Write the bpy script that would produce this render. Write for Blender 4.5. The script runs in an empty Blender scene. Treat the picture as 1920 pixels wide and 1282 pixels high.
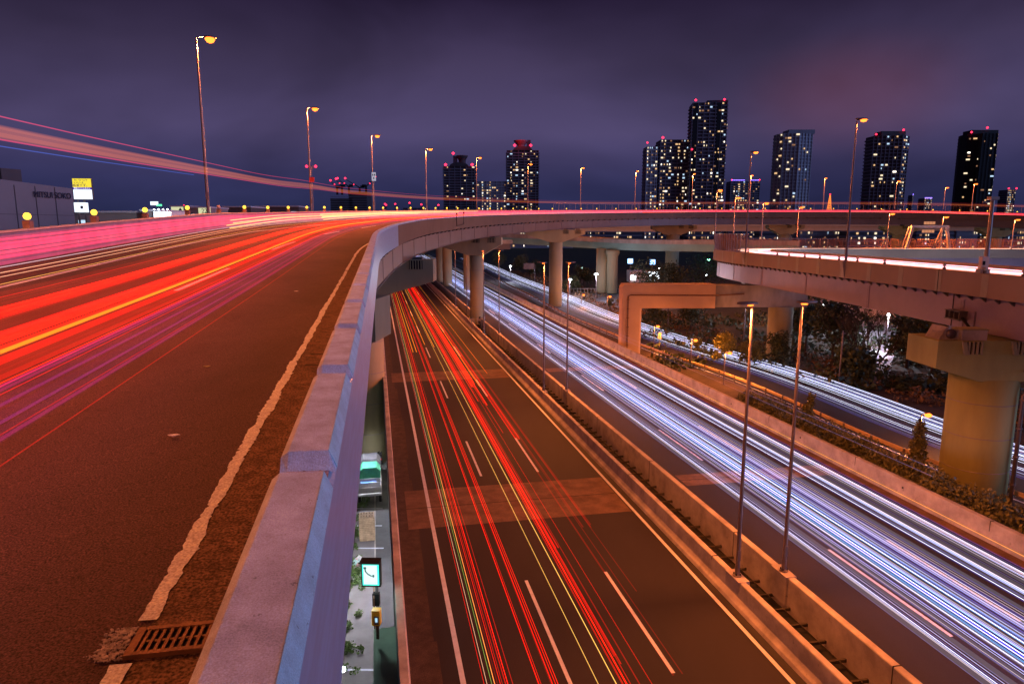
import bpy, bmesh, math, random
from mathutils import Vector, Matrix
R = math.radians
rnd = random.Random(7)
scene = bpy.context.scene
col = scene.collection

# ------------------------------------------------------------------ camera
H = 15.1                       # eye height above the lower expressway
F = 1280.0                     # focal length in photo pixels (24 mm)
PIT = math.atan(211.0 / F)
cam_d = bpy.data.cameras.new('camera'); cam = bpy.data.objects.new('camera', cam_d); col.objects.link(cam)
cam.location = (0, 0, H); cam.rotation_euler = (math.pi / 2 - PIT, 0, 0)
cam_d.lens = 24.0; cam_d.sensor_width = 36.0; cam_d.clip_start = 0.05; cam_d.clip_end = 9000
scene.camera = cam

# ------------------------------------------------------------------ night sky
world = bpy.data.worlds.new("World"); scene.world = world; world.use_nodes = True
nt = world.node_tree; nt.nodes.clear()
def N(t, **k):
    n = nt.nodes.new(t)
    for a, b in k.items(): setattr(n, a, b)
    return n
wo = N('ShaderNodeOutputWorld'); bg = N('ShaderNodeBackground'); tc = N('ShaderNodeTexCoord'); sp = N('ShaderNodeSeparateXYZ')
nt.links.new(tc.outputs['Generated'], sp.inputs[0])
ramp = N('ShaderNodeValToRGB'); e = ramp.color_ramp.elements
e[0].position = 0.0; e[0].color = (0.020, 0.026, 0.082, 1)
e[1].position = 0.40; e[1].color = (0.008, 0.005, 0.020, 1)
for p, c in ((0.06, (0.031, 0.031, 0.096)), (0.13, (0.060, 0.047, 0.115)), (0.22, (0.044, 0.032, 0.076)), (0.30, (0.018, 0.011, 0.034))):
    x = ramp.color_ramp.elements.new(p); x.color = (*c, 1)
nt.links.new(sp.outputs[2], ramp.inputs[0])
mp = N('ShaderNodeMapping'); mp.inputs['Scale'].default_value = (1.0, 1.0, 2.6); mp.inputs['Rotation'].default_value = (0.10, 0.16, 0.3)
nz = N('ShaderNodeTexNoise'); nz.inputs['Scale'].default_value = 1.9; nz.inputs['Detail'].default_value = 4; nz.inputs['Roughness'].default_value = 0.5
nz.inputs['Distortion'].default_value = 0.35
nt.links.new(tc.outputs['Generated'], mp.inputs[0]); nt.links.new(mp.outputs[0], nz.inputs[0])
mr = N('ShaderNodeMapRange'); mr.inputs[1].default_value = 0.36; mr.inputs[2].default_value = 0.68; mr.inputs[3].default_value = 0.55; mr.inputs[4].default_value = 1.40
nt.links.new(nz.outputs[0], mr.inputs[0])
vm = N('ShaderNodeVectorMath', operation='SCALE'); nt.links.new(ramp.outputs[0], vm.inputs[0]); nt.links.new(mr.outputs[0], vm.inputs['Scale'])
# a reddish cloud lit from the city, low over the towers on the right
dt = N('ShaderNodeVectorMath', operation='DISTANCE'); dt.inputs[1].default_value = Vector((0.42, 0.88, 0.165)).normalized()
mp2 = N('ShaderNodeMapping'); mp2.inputs['Scale'].default_value = (1, 1, 1)
mp2.inputs['Scale'].default_value = (1, 1, 2.0); dt.inputs[1].default_value = (0.42, 0.88, 0.33)
nt.links.new(tc.outputs['Generated'], mp2.inputs[0]); nt.links.new(mp2.outputs[0], dt.inputs[0])
mr2 = N('ShaderNodeMapRange', interpolation_type='SMOOTHSTEP'); mr2.inputs[1].default_value = 0.02; mr2.inputs[2].default_value = 0.17; mr2.inputs[3].default_value = 1; mr2.inputs[4].default_value = 0
nt.links.new(dt.outputs['Value'], mr2.inputs[0])
gl = N('ShaderNodeVectorMath', operation='SCALE'); gl.inputs[0].default_value = (0.045, 0.007, 0.0)
nt.links.new(mr2.outputs[0], gl.inputs['Scale'])
ad = N('ShaderNodeVectorMath', operation='ADD'); nt.links.new(vm.outputs[0], ad.inputs[0]); nt.links.new(gl.outputs[0], ad.inputs[1])
# added blue glow, unseen at the right, to light the parapet; assumed city light
mr3 = N('ShaderNodeMapRange', interpolation_type='SMOOTHSTEP'); mr3.inputs[1].default_value = 0.10; mr3.inputs[2].default_value = 0.66; mr3.inputs[3].default_value = 1; mr3.inputs[4].default_value = 0
d3 = N('ShaderNodeVectorMath', operation='DISTANCE'); d3.inputs[1].default_value = Vector((0.95, -0.30, 0.18)).normalized()
nt.links.new(tc.outputs['Generated'], d3.inputs[0]); nt.links.new(d3.outputs['Value'], mr3.inputs[0])
gb = N('ShaderNodeVectorMath', operation='SCALE'); gb.inputs[0].default_value = (1.0, 1.45, 3.1)
nt.links.new(mr3.outputs[0], gb.inputs['Scale'])
ad2 = N('ShaderNodeVectorMath', operation='ADD'); nt.links.new(ad.outputs[0], ad2.inputs[0]); nt.links.new(gb.outputs[0], ad2.inputs[1])
nt.links.new(ad2.outputs[0], bg.inputs[0]); bg.inputs[1].default_value = 1.0
nt.links.new(bg.outputs[0], wo.inputs[0])

scene.view_settings.view_transform = 'Standard'; scene.view_settings.look = 'None'
scene.view_settings.exposure = 0.0; scene.view_settings.gamma = 1.0
scene.view_settings.use_curve_mapping = False
SOD = (1.0, 0.225, 0.045)       # sodium light colour
POW = 1.0

# ------------------------------------------------------------------ measuring helpers (photo pixel -> place in the world)
def ray(px, py):
    cx, cy = (px - 960) / F, (641 - py) / F
    c, s = math.cos(PIT), math.sin(PIT)
    return Vector((cx, c + cy * s, cy * c - s))
def P(px, py, z):
    d = ray(px, py); t = (z - H) / d.z
    return Vector((d.x * t, d.y * t, z))
def PY(px, py, Y):
    d = ray(px, py); t = Y / d.y
    return Vector((d.x * t, Y, H + d.z * t))

# ------------------------------------------------------------------ materials
MATS = {}
def newmat(name):
    m = bpy.data.materials.new(name); m.use_nodes = True
    return m, m.node_tree, m.node_tree.nodes['Principled BSDF']
def surf(name, c, rough=0.8, var=0.25, scale=1.5, bump=0.15, bscale=25, metal=0.0, c2=None, fine=0.0, fscale=120, stretch=None, spec=0.4, spots=None):
    if name in MATS: return MATS[name]
    m, t, b = newmat(name)
    tc = t.nodes.new('ShaderNodeTexCoord'); src = tc.outputs['Object']
    if stretch:
        mp = t.nodes.new('ShaderNodeMapping'); mp.inputs['Scale'].default_value = stretch
        t.links.new(src, mp.inputs[0]); src2 = mp.outputs[0]
    else: src2 = src
    n = t.nodes.new('ShaderNodeTexNoise'); n.inputs['Scale'].default_value = scale; n.inputs['Detail'].default_value = 6; n.inputs['Roughness'].default_value = 0.62
    t.links.new(src2, n.inputs[0])
    r = t.nodes.new('ShaderNodeValToRGB')
    c2 = c2 or tuple(x * (1 - var) for x in c)
    r.color_ramp.elements[0].position = 0.34; r.color_ramp.elements[1].position = 0.66
    r.color_ramp.elements[0].color = (*c2, 1); r.color_ramp.elements[1].color = (*[min(1, x * (1 + var * .4)) for x in c], 1)
    t.links.new(n.outputs[0], r.inputs[0]); out = r.outputs[0]
    if fine:
        n3 = t.nodes.new('ShaderNodeTexNoise'); n3.inputs['Scale'].default_value = fscale; n3.inputs['Detail'].default_value = 3
        t.links.new(src, n3.inputs[0])
        mr = t.nodes.new('ShaderNodeMapRange'); mr.inputs[1].default_value = 0.35; mr.inputs[2].default_value = 0.68
        mr.inputs[3].default_value = 1 - fine; mr.inputs[4].default_value = 1 + fine * 1.3
        t.links.new(n3.outputs[0], mr.inputs[0])
        v = t.nodes.new('ShaderNodeVectorMath'); v.operation = 'SCALE'
        t.links.new(out, v.inputs[0]); t.links.new(mr.outputs[0], v.inputs['Scale']); out = v.outputs[0]
    if spots:                                   # stains and pits: (scale, threshold, darkness)
        n4 = t.nodes.new('ShaderNodeTexNoise'); n4.inputs['Scale'].default_value = spots[0]; n4.inputs['Detail'].default_value = 5; n4.inputs['Roughness'].default_value = .7
        t.links.new(src, n4.inputs[0])
        m4 = t.nodes.new('ShaderNodeMapRange'); m4.inputs[1].default_value = spots[1]; m4.inputs[2].default_value = spots[1] + .05; m4.inputs[3].default_value = 1; m4.inputs[4].default_value = spots[2]
        t.links.new(n4.outputs[0], m4.inputs[0])
        v4 = t.nodes.new('ShaderNodeVectorMath'); v4.operation = 'SCALE'; t.links.new(out, v4.inputs[0]); t.links.new(m4.outputs[0], v4.inputs['Scale']); out = v4.outputs[0]
    t.links.new(out, b.inputs['Base Color'])
    b.inputs['Roughness'].default_value = rough; b.inputs['Metallic'].default_value = metal
    b.inputs['Specular IOR Level'].default_value = spec
    if bump:
        n2 = t.nodes.new('ShaderNodeTexNoise'); n2.inputs['Scale'].default_value = bscale; n2.inputs['Detail'].default_value = 4
        t.links.new(src, n2.inputs[0])
        bp = t.nodes.new('ShaderNodeBump'); bp.inputs['Strength'].default_value = bump; bp.inputs['Distance'].default_value = 0.02
        t.links.new(n2.outputs[0], bp.inputs['Height']); t.links.new(bp.outputs[0], b.inputs['Normal'])
    MATS[name] = m; return m
def glow(name, c, s, sample=True):
    if name in MATS: return MATS[name]
    m = bpy.data.materials.new(name); m.use_nodes = True; t = m.node_tree; t.nodes.clear()
    o = t.nodes.new('ShaderNodeOutputMaterial'); e = t.nodes.new('ShaderNodeEmission')
    e.inputs[0].default_value = (*c, 1); e.inputs[1].default_value = s
    t.links.new(e.outputs[0], o.inputs[0])
    m.cycles.emission_sampling = 'AUTO' if sample else 'NONE'
    MATS[name] = m; return m

def trailmat(name, c, s):
    # light hanging in the air: adds to what lies behind it and casts no shadow
    if name in MATS: return MATS[name]
    m = bpy.data.materials.new(name); m.use_nodes = True; t = m.node_tree; t.nodes.clear()
    o = t.nodes.new('ShaderNodeOutputMaterial'); e = t.nodes.new('ShaderNodeEmission'); tr = t.nodes.new('ShaderNodeBsdfTransparent'); a = t.nodes.new('ShaderNodeAddShader')
    e.inputs[0].default_value = (*c, 1); e.inputs[1].default_value = s * 0.6
    t.links.new(e.outputs[0], a.inputs[0]); t.links.new(tr.outputs[0], a.inputs[1]); t.links.new(a.outputs[0], o.inputs[0])
    m.cycles.emission_sampling = 'FRONT_BACK'
    MATS[name] = m; return m
scene.cycles.transparent_max_bounces = 96
CONC = surf('light_concrete', (0.42, 0.385, 0.36), 0.85, 0.36, 0.9, 0.25, 40, fine=0.12, fscale=120, spots=(3.5, .63, .7))
CONC_D = surf('weathered_concrete', (0.30, 0.28, 0.26), 0.88, 0.35, 0.5, 0.25, 25, stretch=(1, 1, .35))
CONC_P = surf('pier_concrete', (0.36, 0.33, 0.20), 0.8, 0.22, 0.25, 0.15, 12, stretch=(1, 1, .3))  # olive tint carries the greenish lamplight on the piers
CAPM = surf('painted_parapet', (0.56, 0.70, 0.92), 0.78, 0.30, 5.0, 0.6, 110, fine=0.18, fscale=170, spots=(13, .645, .45))
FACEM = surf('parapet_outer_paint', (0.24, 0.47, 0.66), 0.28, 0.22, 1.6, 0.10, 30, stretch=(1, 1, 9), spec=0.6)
BEVM = surf('bevel_cool_lit_paint', (0.36, 0.68, 0.80), 0.6, 0.2, 6, 0.3, 90, fine=0.12, fscale=180, spots=(40, .63, .3))  # cool light on the outward bevel put into the bluer paint
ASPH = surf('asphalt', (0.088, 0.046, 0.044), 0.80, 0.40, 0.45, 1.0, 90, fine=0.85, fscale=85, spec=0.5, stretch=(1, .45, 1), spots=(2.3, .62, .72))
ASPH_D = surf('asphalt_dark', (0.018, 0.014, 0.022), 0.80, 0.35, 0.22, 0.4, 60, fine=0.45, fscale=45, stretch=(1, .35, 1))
AGG = surf('aggregate_gutter', (0.17, 0.105, 0.06), 0.9, 0.5, 7, 0.9, 60, fine=0.75, fscale=55)
JOINT = surf('joint_concrete', (0.15, 0.090, 0.065), 0.9, 0.4, 1.1, 0.3, 50, fine=0.25, fscale=50)
WHITE = surf('road_paint', (0.58, 0.62, 0.74), 0.75, 0.15, 2.5, 0.2, 60, fine=0.12, fscale=70)
CRACKW = surf('cracked_road_paint', (0.80, 0.88, 1.0), 0.8, 0.20, 9, 0.8, 45, fine=0.25, fscale=60)
IRON = surf('rusty_iron', (0.20, 0.11, 0.06), 0.6, 0.35, 9, 0.4, 60, metal=0.5)
BLACK = surf('black_void', (0.006, 0.006, 0.007), 0.9, 0.1, 1, 0)
STEEL = surf('grey_girder_paint', (0.105, 0.092, 0.095), 0.42, 0.18, 0.3, 0.08, 9, stretch=(1, 1, 1))
STEEL_P = surf('ramp_girder_paint', (0.25, 0.19, 0.27), 0.42, 0.16, 0.35, 0.08, 9)
TEAL = surf('teal_girder_paint', (0.16, 0.30, 0.27), 0.6, 0.2, 0.2, 0)
POLE = surf('galvanised_pole', (0.25, 0.21, 0.20), 0.4, 0.15, 3, 0, metal=0.6)
POLE_D = surf('dark_pole', (0.16, 0.13, 0.14), 0.4, 0.15, 3, 0, metal=0.5)
GRATE = surf('median_grating', (0.035, 0.03, 0.028), 0.8, 0.3, 4, 0)
SOIL = surf('soil', (0.065, 0.038, 0.025), 0.95, 0.5, 0.6, 0.6, 12, fine=0.4, fscale=12)
GRASSG = surf('rough_ground', (0.030, 0.032, 0.016), 0.95, 0.6, 0.12, 0.8, 3, fine=0.5, fscale=5)
PAVE = surf('pale_paving', (0.34, 0.33, 0.36), 0.85, 0.3, 0.4, 0.2, 20)
STREET = surf('street_asphalt', (0.10, 0.10, 0.11), 0.85, 0.25, 0.6, 0.3, 40, fine=0.2, fscale=30)
LEAF = surf('dark_leaf', (0.050, 0.065, 0.026), 0.6, 0.45, 1.3, 0, c2=(0.018, 0.028, 0.012))
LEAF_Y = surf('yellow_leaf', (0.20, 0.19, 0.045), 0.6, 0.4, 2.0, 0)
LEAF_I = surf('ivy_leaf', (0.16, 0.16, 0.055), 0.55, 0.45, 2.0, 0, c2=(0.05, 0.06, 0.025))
LEAF_R = surf('dry_brush', (0.19, 0.10, 0.045), 0.8, 0.5, 1.2, 0, c2=(0.05, 0.032, 0.018))
BARK = surf('bark', (0.06, 0.045, 0.035), 0.9, 0.3, 4, 0)

# ------------------------------------------------------------------ building blocks
def tag(o, label=None, cat=None, group=None, kind=None):
    if label: o['label'] = label
    if cat: o['category'] = cat
    if group: o['group'] = group
    if kind: o['kind'] = kind
    return o
def thing(name, label, cat, loc=(0, 0, 0), rz=0, group=None):
    o = bpy.data.objects.new(name, None); col.objects.link(o)
    o.location = loc; o.rotation_euler = (0, 0, rz); o.empty_display_size = .3
    return tag(o, label, cat, group)
def link(name, me, parent=None, loc=None):
    o = bpy.data.objects.new(name, me); col.objects.link(o)
    if parent: o.parent = parent
    if loc is not None: o.location = loc
    return o
class MB:
    def __init__(s): s.v = []; s.f = []; s.mi = []; s.m = 0
    def face(s, idx): s.f.append(idx); s.mi.append(s.m)
    def box(s, c, d, rz=0.0, mat=None):
        i = len(s.v); M = mat or Matrix.Rotation(rz, 4, 'Z'); c = Vector(c)
        for z in (-.5, .5):
            for x, y in ((-.5, -.5), (.5, -.5), (.5, .5), (-.5, .5)):
                s.v.append(tuple(c + M @ Vector((x * d[0], y * d[1], z * d[2]))))
        for q in ((3, 2, 1, 0), (4, 5, 6, 7), (0, 1, 5, 4), (1, 2, 6, 5), (2, 3, 7, 6), (3, 0, 4, 7)): s.face([i + a for a in q])
        return s
    def tube(s, pts, rad, n=8, cap=True):
        pts = [Vector(p) for p in pts]; i0 = len(s.v)
        if not isinstance(rad, (list, tuple)): rad = [rad] * len(pts)
        for k, p in enumerate(pts):
            t = (pts[min(k + 1, len(pts) - 1)] - pts[max(k - 1, 0)]).normalized()
            a = Vector((0, 0, 1)) if abs(t.z) < .9 else Vector((0, 1, 0))
            u = t.cross(a).normalized(); w = u.cross(t).normalized()
            for j in range(n):
                g = 2 * math.pi * (j + .5) / n
                s.v.append(tuple(p + (u * math.cos(g) + w * math.sin(g)) * rad[k]))
        for k in range(len(pts) - 1):
            for j in range(n):
                a = i0 + k * n + j; b = i0 + k * n + (j + 1) % n
                s.face([a, b, b + n, a + n])
        if cap:
            s.face([i0 + j for j in range(n)][::-1]); s.face([i0 + (len(pts) - 1) * n + j for j in range(n)])
        return s
    def lathe(s, prof, n=16, c=(0, 0, 0)):
        i0 = len(s.v)
        for r, z in prof:
            for j in range(n):
                g = 2 * math.pi * j / n; s.v.append((c[0] + r * math.cos(g), c[1] + r * math.sin(g), c[2] + z))
        for k in range(len(prof) - 1):
            for j in range(n):
                a = i0 + k * n + j; b = i0 + k * n + (j + 1) % n
                s.face([a, b, b + n, a + n])
        s.face([i0 + j for j in range(n)][::-1]); s.face([i0 + (len(prof) - 1) * n + j for j in range(n)])
        return s
    def prism(s, poly, z0, z1):            # poly in xy, extruded in z
        i0 = len(s.v); n = len(poly)
        for z in (z0, z1):
            for x, y in poly: s.v.append((x, y, z))
        s.face([i0 + j for j in range(n)][::-1]); s.face([i0 + n + j for j in range(n)])
        for j in range(n): s.face([i0 + j, i0 + (j + 1) % n, i0 + n + (j + 1) % n, i0 + n + j])
        return s
    def extr(s, poly3, vec):               # planar polygon of 3D points, extruded by vec
        i0 = len(s.v); n = len(poly3); vec = Vector(vec)
        for p in poly3: s.v.append(tuple(p))
        for p in poly3: s.v.append(tuple(Vector(p) + vec))
        s.face([i0 + j for j in range(n)][::-1]); s.face([i0 + n + j for j in range(n)])
        for j in range(n): s.face([i0 + j, i0 + (j + 1) % n, i0 + n + (j + 1) % n, i0 + n + j])
        return s
    def rings(s, rows, closed=True, cap=True):   # rows of equal-length point lists
        i0 = len(s.v); n = len(rows[0])
        for r in rows:
            for p in r: s.v.append(tuple(p))
        for k in range(len(rows) - 1):
            for j in range(n if closed else n - 1):
                a = i0 + k * n + j; b = i0 + k * n + (j + 1) % n
                s.face([a, b, b + n, a + n])
        if cap and closed:
            s.face([i0 + j for j in range(n)][::-1]); s.face([i0 + (len(rows) - 1) * n + j for j in range(n)])
        return s
    def mesh(s, name, mat, smooth=False):
        me = bpy.data.meshes.new(name); me.from_pydata(s.v, [], s.f)
        for m in (mat if isinstance(mat, (list, tuple)) else [mat]): me.materials.append(m)
        if any(s.mi): me.polygons.foreach_set('material_index', s.mi)
        bm = bmesh.new(); bm.from_mesh(me); bmesh.ops.recalc_face_normals(bm, faces=bm.faces); bm.to_mesh(me); bm.free()
        if smooth: me.polygons.foreach_set('use_smooth', [True] * len(me.polygons))
        me.update(); return me
    def build(s, name, mat, parent=None, smooth=False, loc=None):
        return link(name, s.mesh(name, mat, smooth), parent, loc)

class Path:
    """a road edge in plan: at(s, d, h) = point at arc length s, d metres across, h above the road surface"""
    def __init__(p, pts, side, sup=lambda s: 0.0, step=1.0, smooth=0, s0=0.0):
        pts = [Vector(q) for q in pts]; raw = []
        for i in range(len(pts) - 1):
            a, b, c, d = pts[max(i - 1, 0)], pts[i], pts[i + 1], pts[min(i + 2, len(pts) - 1)]
            if i == 0: a = b * 2 - c
            if i == len(pts) - 2: d = c * 2 - b
            n = max(2, int((c - b).length / step))
            ta = (b - a).length ** .5 or 1; tb = (c - b).length ** .5 or 1; tcc = (d - c).length ** .5 or 1
            t0, t1 = 0.0, ta; t2 = t1 + tb; t3 = t2 + tcc
            for k in range(n):
                t = t1 + (t2 - t1) * k / n
                A1 = a * ((t1 - t) / (t1 - t0)) + b * ((t - t0) / (t1 - t0)); A2 = b * ((t2 - t) / (t2 - t1)) + c * ((t - t1) / (t2 - t1)); A3 = c * ((t3 - t) / (t3 - t2)) + d * ((t - t2) / (t3 - t2))
                B1 = A1 * ((t2 - t) / (t2 - t0)) + A2 * ((t - t0) / (t2 - t0)); B2 = A2 * ((t3 - t) / (t3 - t1)) + A3 * ((t - t1) / (t3 - t1))
                raw.append(B1 * ((t2 - t) / (t2 - t1)) + B2 * ((t - t1) / (t2 - t1)))
        raw.append(pts[-1])
        for _ in range(smooth):
            raw = [raw[0]] + [(raw[i - 1] + raw[i] * 2 + raw[i + 1]) / 4 for i in range(1, len(raw) - 1)] + [raw[-1]]
        p.q = raw; p.side = side; p.sup = sup
        p.S = [s0]
        for i in range(1, len(raw)): p.S.append(p.S[-1] + (raw[i] - raw[i - 1]).length)
        p.end = p.S[-1]; p.beg = s0
    def frame(p, s):
        S = p.S
        lo, hi = 0, len(S) - 1
        s = max(S[0], min(S[-1], s))
        while hi - lo > 1:
            m = (lo + hi) // 2
            if S[m] <= s: lo = m
            else: hi = m
        f = (s - S[lo]) / (S[hi] - S[lo])
        pos = p.q[lo].lerp(p.q[hi], f)
        def tn(i): return (p.q[min(i + 2, len(S) - 1)] - p.q[max(i - 2, 0)]).normalized()
        t = tn(lo).lerp(tn(hi), f); t.z = 0; t.normalize()
        lat = Vector((-t.y, t.x, 0)) * p.side
        return pos, t, lat
    def at(p, s, d, h=0.0):
        pos, t, lat = p.frame(s)
        return pos + lat * d + Vector((0, 0, h + p.sup(s) * d))
    def sweep(p, prof, s0, s1, step=2.0, mb=None, cap=True):
        mb = mb or MB(); n = max(1, int(math.ceil((s1 - s0) / step)))
        mb.rings([[p.at(s0 + (s1 - s0) * k / n, d, h) for d, h in prof] for k in range(n + 1)], True, cap)
        return mb
    def sheet(p, d0, d1, h, s0, s1, step=2.0, mb=None, thick=None):
        mb = mb or MB(); n = max(1, int(math.ceil((s1 - s0) / step)))
        mb.rings([[p.at(s0 + (s1 - s0) * k / n, d, h) for d in (d0, d1)] for k in range(n + 1)], False, False)
        return mb
    def trail(p, d, h, s0, s1, w, t, step=3.0):
        return p.sweep([(d - w, h), (d, h - t), (d + w, h), (d, h + t)], s0, s1, step)

def copy_tree(o, parent=None):
    c = o.copy(); col.objects.link(c); c.parent = parent
    for ch in list(o.children): copy_tree(ch, c)
    return c
ORD = ['first', 'second', 'third', 'fourth', 'fifth', 'sixth', 'seventh', 'eighth', 'ninth', 'tenth', 'eleventh', 'twelfth', 'thirteenth', 'fourteenth', 'fifteenth', 'sixteenth']
def lampdata(name, color, power, r=0.15, spot=None):
    L = bpy.data.lights.new(name, 'SPOT' if spot else 'POINT'); L.color = color; L.energy = power; L.shadow_soft_size = r
    if spot: L.spot_size = R(spot); L.spot_blend = 0.6
    return L
L_DECK = lampdata('deck_lamp_light', SOD, 8300 * POW, 0.15)
L_MED = lampdata('median_lamp_light', SOD, 8000 * POW, 0.12, 172)
L_RAMP = lampdata('ramp_lamp_light', SOD, 4500 * POW, 0.12, 165)
L_FAR = lampdata('far_lamp_light', SOD, 5000 * POW, 0.15)
L_SMALL = lampdata('path_lamp_light', (1.0, 0.28, 0.05), 1900 * POW, 0.1)
L_COOL = lampdata('cool_flood_light', (0.80, 0.92, 1.0), 1500 * POW, 0.15)
def put_light(L, parent, loc):
    o = bpy.data.objects.new('light_source', L); col.objects.link(o); o.parent = parent; o.location = loc
    return o
G_SOD = glow('sodium_lens', (1.0, 0.17, 0.02), 4.6, False)
G_SODF = glow('far_sodium_lens', (1.0, 0.15, 0.02), 4.4, False)
G_AMB = glow('amber_globe', (1.0, 0.55, 0.05), 3.0, False)
G_RED = glow('red_beacon', (1.0, 0.02, 0.06), 5, False)
G_COOL = glow('cool_lens', (0.85, 0.95, 1.0), 14, False)

# ================================================================== UPPER DECK (curving flyover)
K = -0.1848; G0 = 0.0319
near = [Vector((-0.29 + K * y, y, 12.9 + G0 * y)) for y in (-60, -40, -20, -8, 0, 8, 16, 24, 31, 37)]
far = []
for px, py, Y in ((727, 426.5, 41), (743, 420.5, 48), (760, 417, 56), (802, 410, 71), (843, 407.2, 84), (877.5, 404.9, 96), (939, 402.5, 114), (1014, 400.8, 138), (1080, 399.6, 155),
                  (1157, 398.6, 169), (1230, 397.8, 178), (1322, 396.9, 184.5), (1430, 396.8, 188), (1527, 396.9, 189), (1698, 397.8, 187), (1869, 402, 181), (1990, 406, 175), (2250, 414, 160)):
    v = PY(px, py, Y); v.z -= 0.95; far.append(v)
def sup(s):
    t = max(0.0, min(1.0, (s - 14) / 30)); return 0.022 + t * 0.040
DK = Path(near + far, 1, sup, 1.0, 30, s0=-61.0)
# arc length zero beside the camera
i0 = min(range(len(DK.q)), key=lambda i: abs(DK.q[i].y)); off = DK.S[i0]; DK.S = [x - off for x in DK.S]; DK.beg -= off; DK.end -= off
DE = DK.end - 4
WL = 11.2                                   # inner face of the left wall

road = DK.sheet(0.20, 11.3, 0.0, -55, DE, 1.5).build('upper_road', ASPH); tag(road, kind='structure')
gut = DK.sheet(0.26, 0.985, 0.006, -20, DE, 1.5).build('gutter_strip', AGG); tag(gut, kind='structure')

# rough, cracked edge line by the gutter
def ragged(d0, d1, s0, s1, h=0.012, step=0.03, amp=0.05, seed=1):
    q = random.Random(seed); mb = MB(); n = int((s1 - s0) / step); a = b = 0.0; rows = []; amp *= .42
    for k in range(n + 1):
        s = s0 + (s1 - s0) * k / n
        a = a * 0.88 + q.uniform(-1, 1) * amp * .35; b = b * 0.88 + q.uniform(-1, 1) * amp * .35
        j = (q.random() < .14) * q.uniform(-.02, .02)
        rows.append([DK.at(s, d0 + a + j, h), DK.at(s, d1 + b + j, h)])
    return mb.rings(rows, False, False)
GR = P(332, 1214, 12.99)                     # drain grate centre
pos0, tan0, lat0 = DK.frame(0.0)
gs = (GR - DK.q[i0]).dot(Vector((tan0.x, tan0.y, 0))); gd = (GR - DK.q[i0]).dot(lat0)
e1 = ragged(0.975, 1.075, 0.3, gs - 0.16, seed=3); e1.build('edge_line_near', CRACKW)['kind'] = 'structure'
e2 = ragged(0.975, 1.07, gs + 0.20, 24, seed=4); e2.build('edge_line', CRACKW)['kind'] = 'structure'
e3 = ragged(0.975, 1.075, 24.2, DE, step=.4, amp=.03, seed=5); e3.build('edge_line_far', CRACKW)['kind'] = 'structure'
l = DK.sheet(8.75, 8.92, 0.008, -20, DE, 1.5).build('left_edge_line', WHITE); l['kind'] = 'structure'
mb = MB()
s = -12.0
while s < DE - 10:
    DK.sheet(4.75, 4.88, 0.008, s, s + 6, 1.5, mb); s += 15
mb.build('lane_line', WHITE)['kind'] = 'structure'
mb = MB()
for s in (9.6, 10.35):
    DK.sheet(0.24, 0.86, 0.012, s, s + .05, 1, mb)
mb.build('gutter_joints', BLACK)['kind'] = 'structure'

# crumbled mortar between line and grate
q = random.Random(12); mb = MB()
for k in range(520):
    p = DK.at(gs + q.uniform(-.13, .14), gd + .285 + q.gauss(0, .035), .012)
    r = q.uniform(.003, .008)
    mb.box(p, (r * q.uniform(.9, 2.2), r * q.uniform(.9, 2), r * .8), q.uniform(0, 3))
tag(mb.build('gravel_patch', surf('grey_rubble', (.46, .44, .47), .9, .7, 30, 0)), 'loose grey mortar crumbs beside the drain grate', 'gravel', kind='stuff')

# drain grate
ang = math.atan2(tan0.y, tan0.x)
GR = DK.at(gs, gd, .012)
gt = thing('drain_grate', 'rusty slotted iron drain grate set in the gutter of the upper deck', 'drain grate', GR, ang)
Lg, Wg = 0.25, 0.42
mb = MB(); t_ = 0.024
zz = 0.006
mb.box((0, Wg / 2 - .02, zz), (Lg, .04, t_)); mb.box((0, -Wg / 2 + .02, zz), (Lg, .04, t_))
mb.box((Lg / 2 - .016, 0, zz), (.032, Wg - .082, t_)); mb.box((-Lg / 2 + .016, 0, zz), (.032, Wg - .082, t_))
mb.build('frame', IRON, gt)
nb = 9; iw = Wg - .082
for k in range(nb):
    y = -iw / 2 + iw * (k + .5) / nb
    MB().box((0, y, zz - .001), (Lg - .066, .016, t_ - .004)).build('bar', IRON, gt)
MB().box((0, 0, -.06), (Lg - .02, Wg - .02, .004)).build('drain_pit', BLACK, gt)
MB().box((0, 0, zz + .0), (.016, iw - .02, .010)).build('latch', IRON, gt)
# shade of the pit: black sheet over the asphalt, under the bars
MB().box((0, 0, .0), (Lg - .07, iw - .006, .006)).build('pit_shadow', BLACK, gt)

# litter on the asphalt
for (px, py, c, lb) in ((388, 687, LEAF_Y, 'small yellow fallen leaf on the asphalt of the upper deck, farther of two'), (326, 816, CRACKW, 'pale scrap of paper on the asphalt of the upper deck'), (556, 546, CRACKW, 'thin pale scrap on the asphalt near the far cracked line')):
    c0 = P(px, py, 13.0 + .031 * 4); 
    for _ in range(3):
        c0 = P(px, py, DK.at(c0.y * 1.02, 3, 0).z + .012)
    bmx = MB(); n = 9; pts = [(c0.x + .045 * (1 + .5 * math.sin(3 * a * 6.28 / n + px)) * math.cos(a * 6.28 / n), c0.y + .035 * (1 + .4 * math.cos(2.6 * a)) * math.sin(a * 6.28 / n)) for a in range(n)]
    bmx.prism(pts, c0.z, c0.z + .006)
    tag(bmx.build('fallen_leaf' if c is LEAF_Y else 'paper_scrap', c), lb, 'litter')

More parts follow.
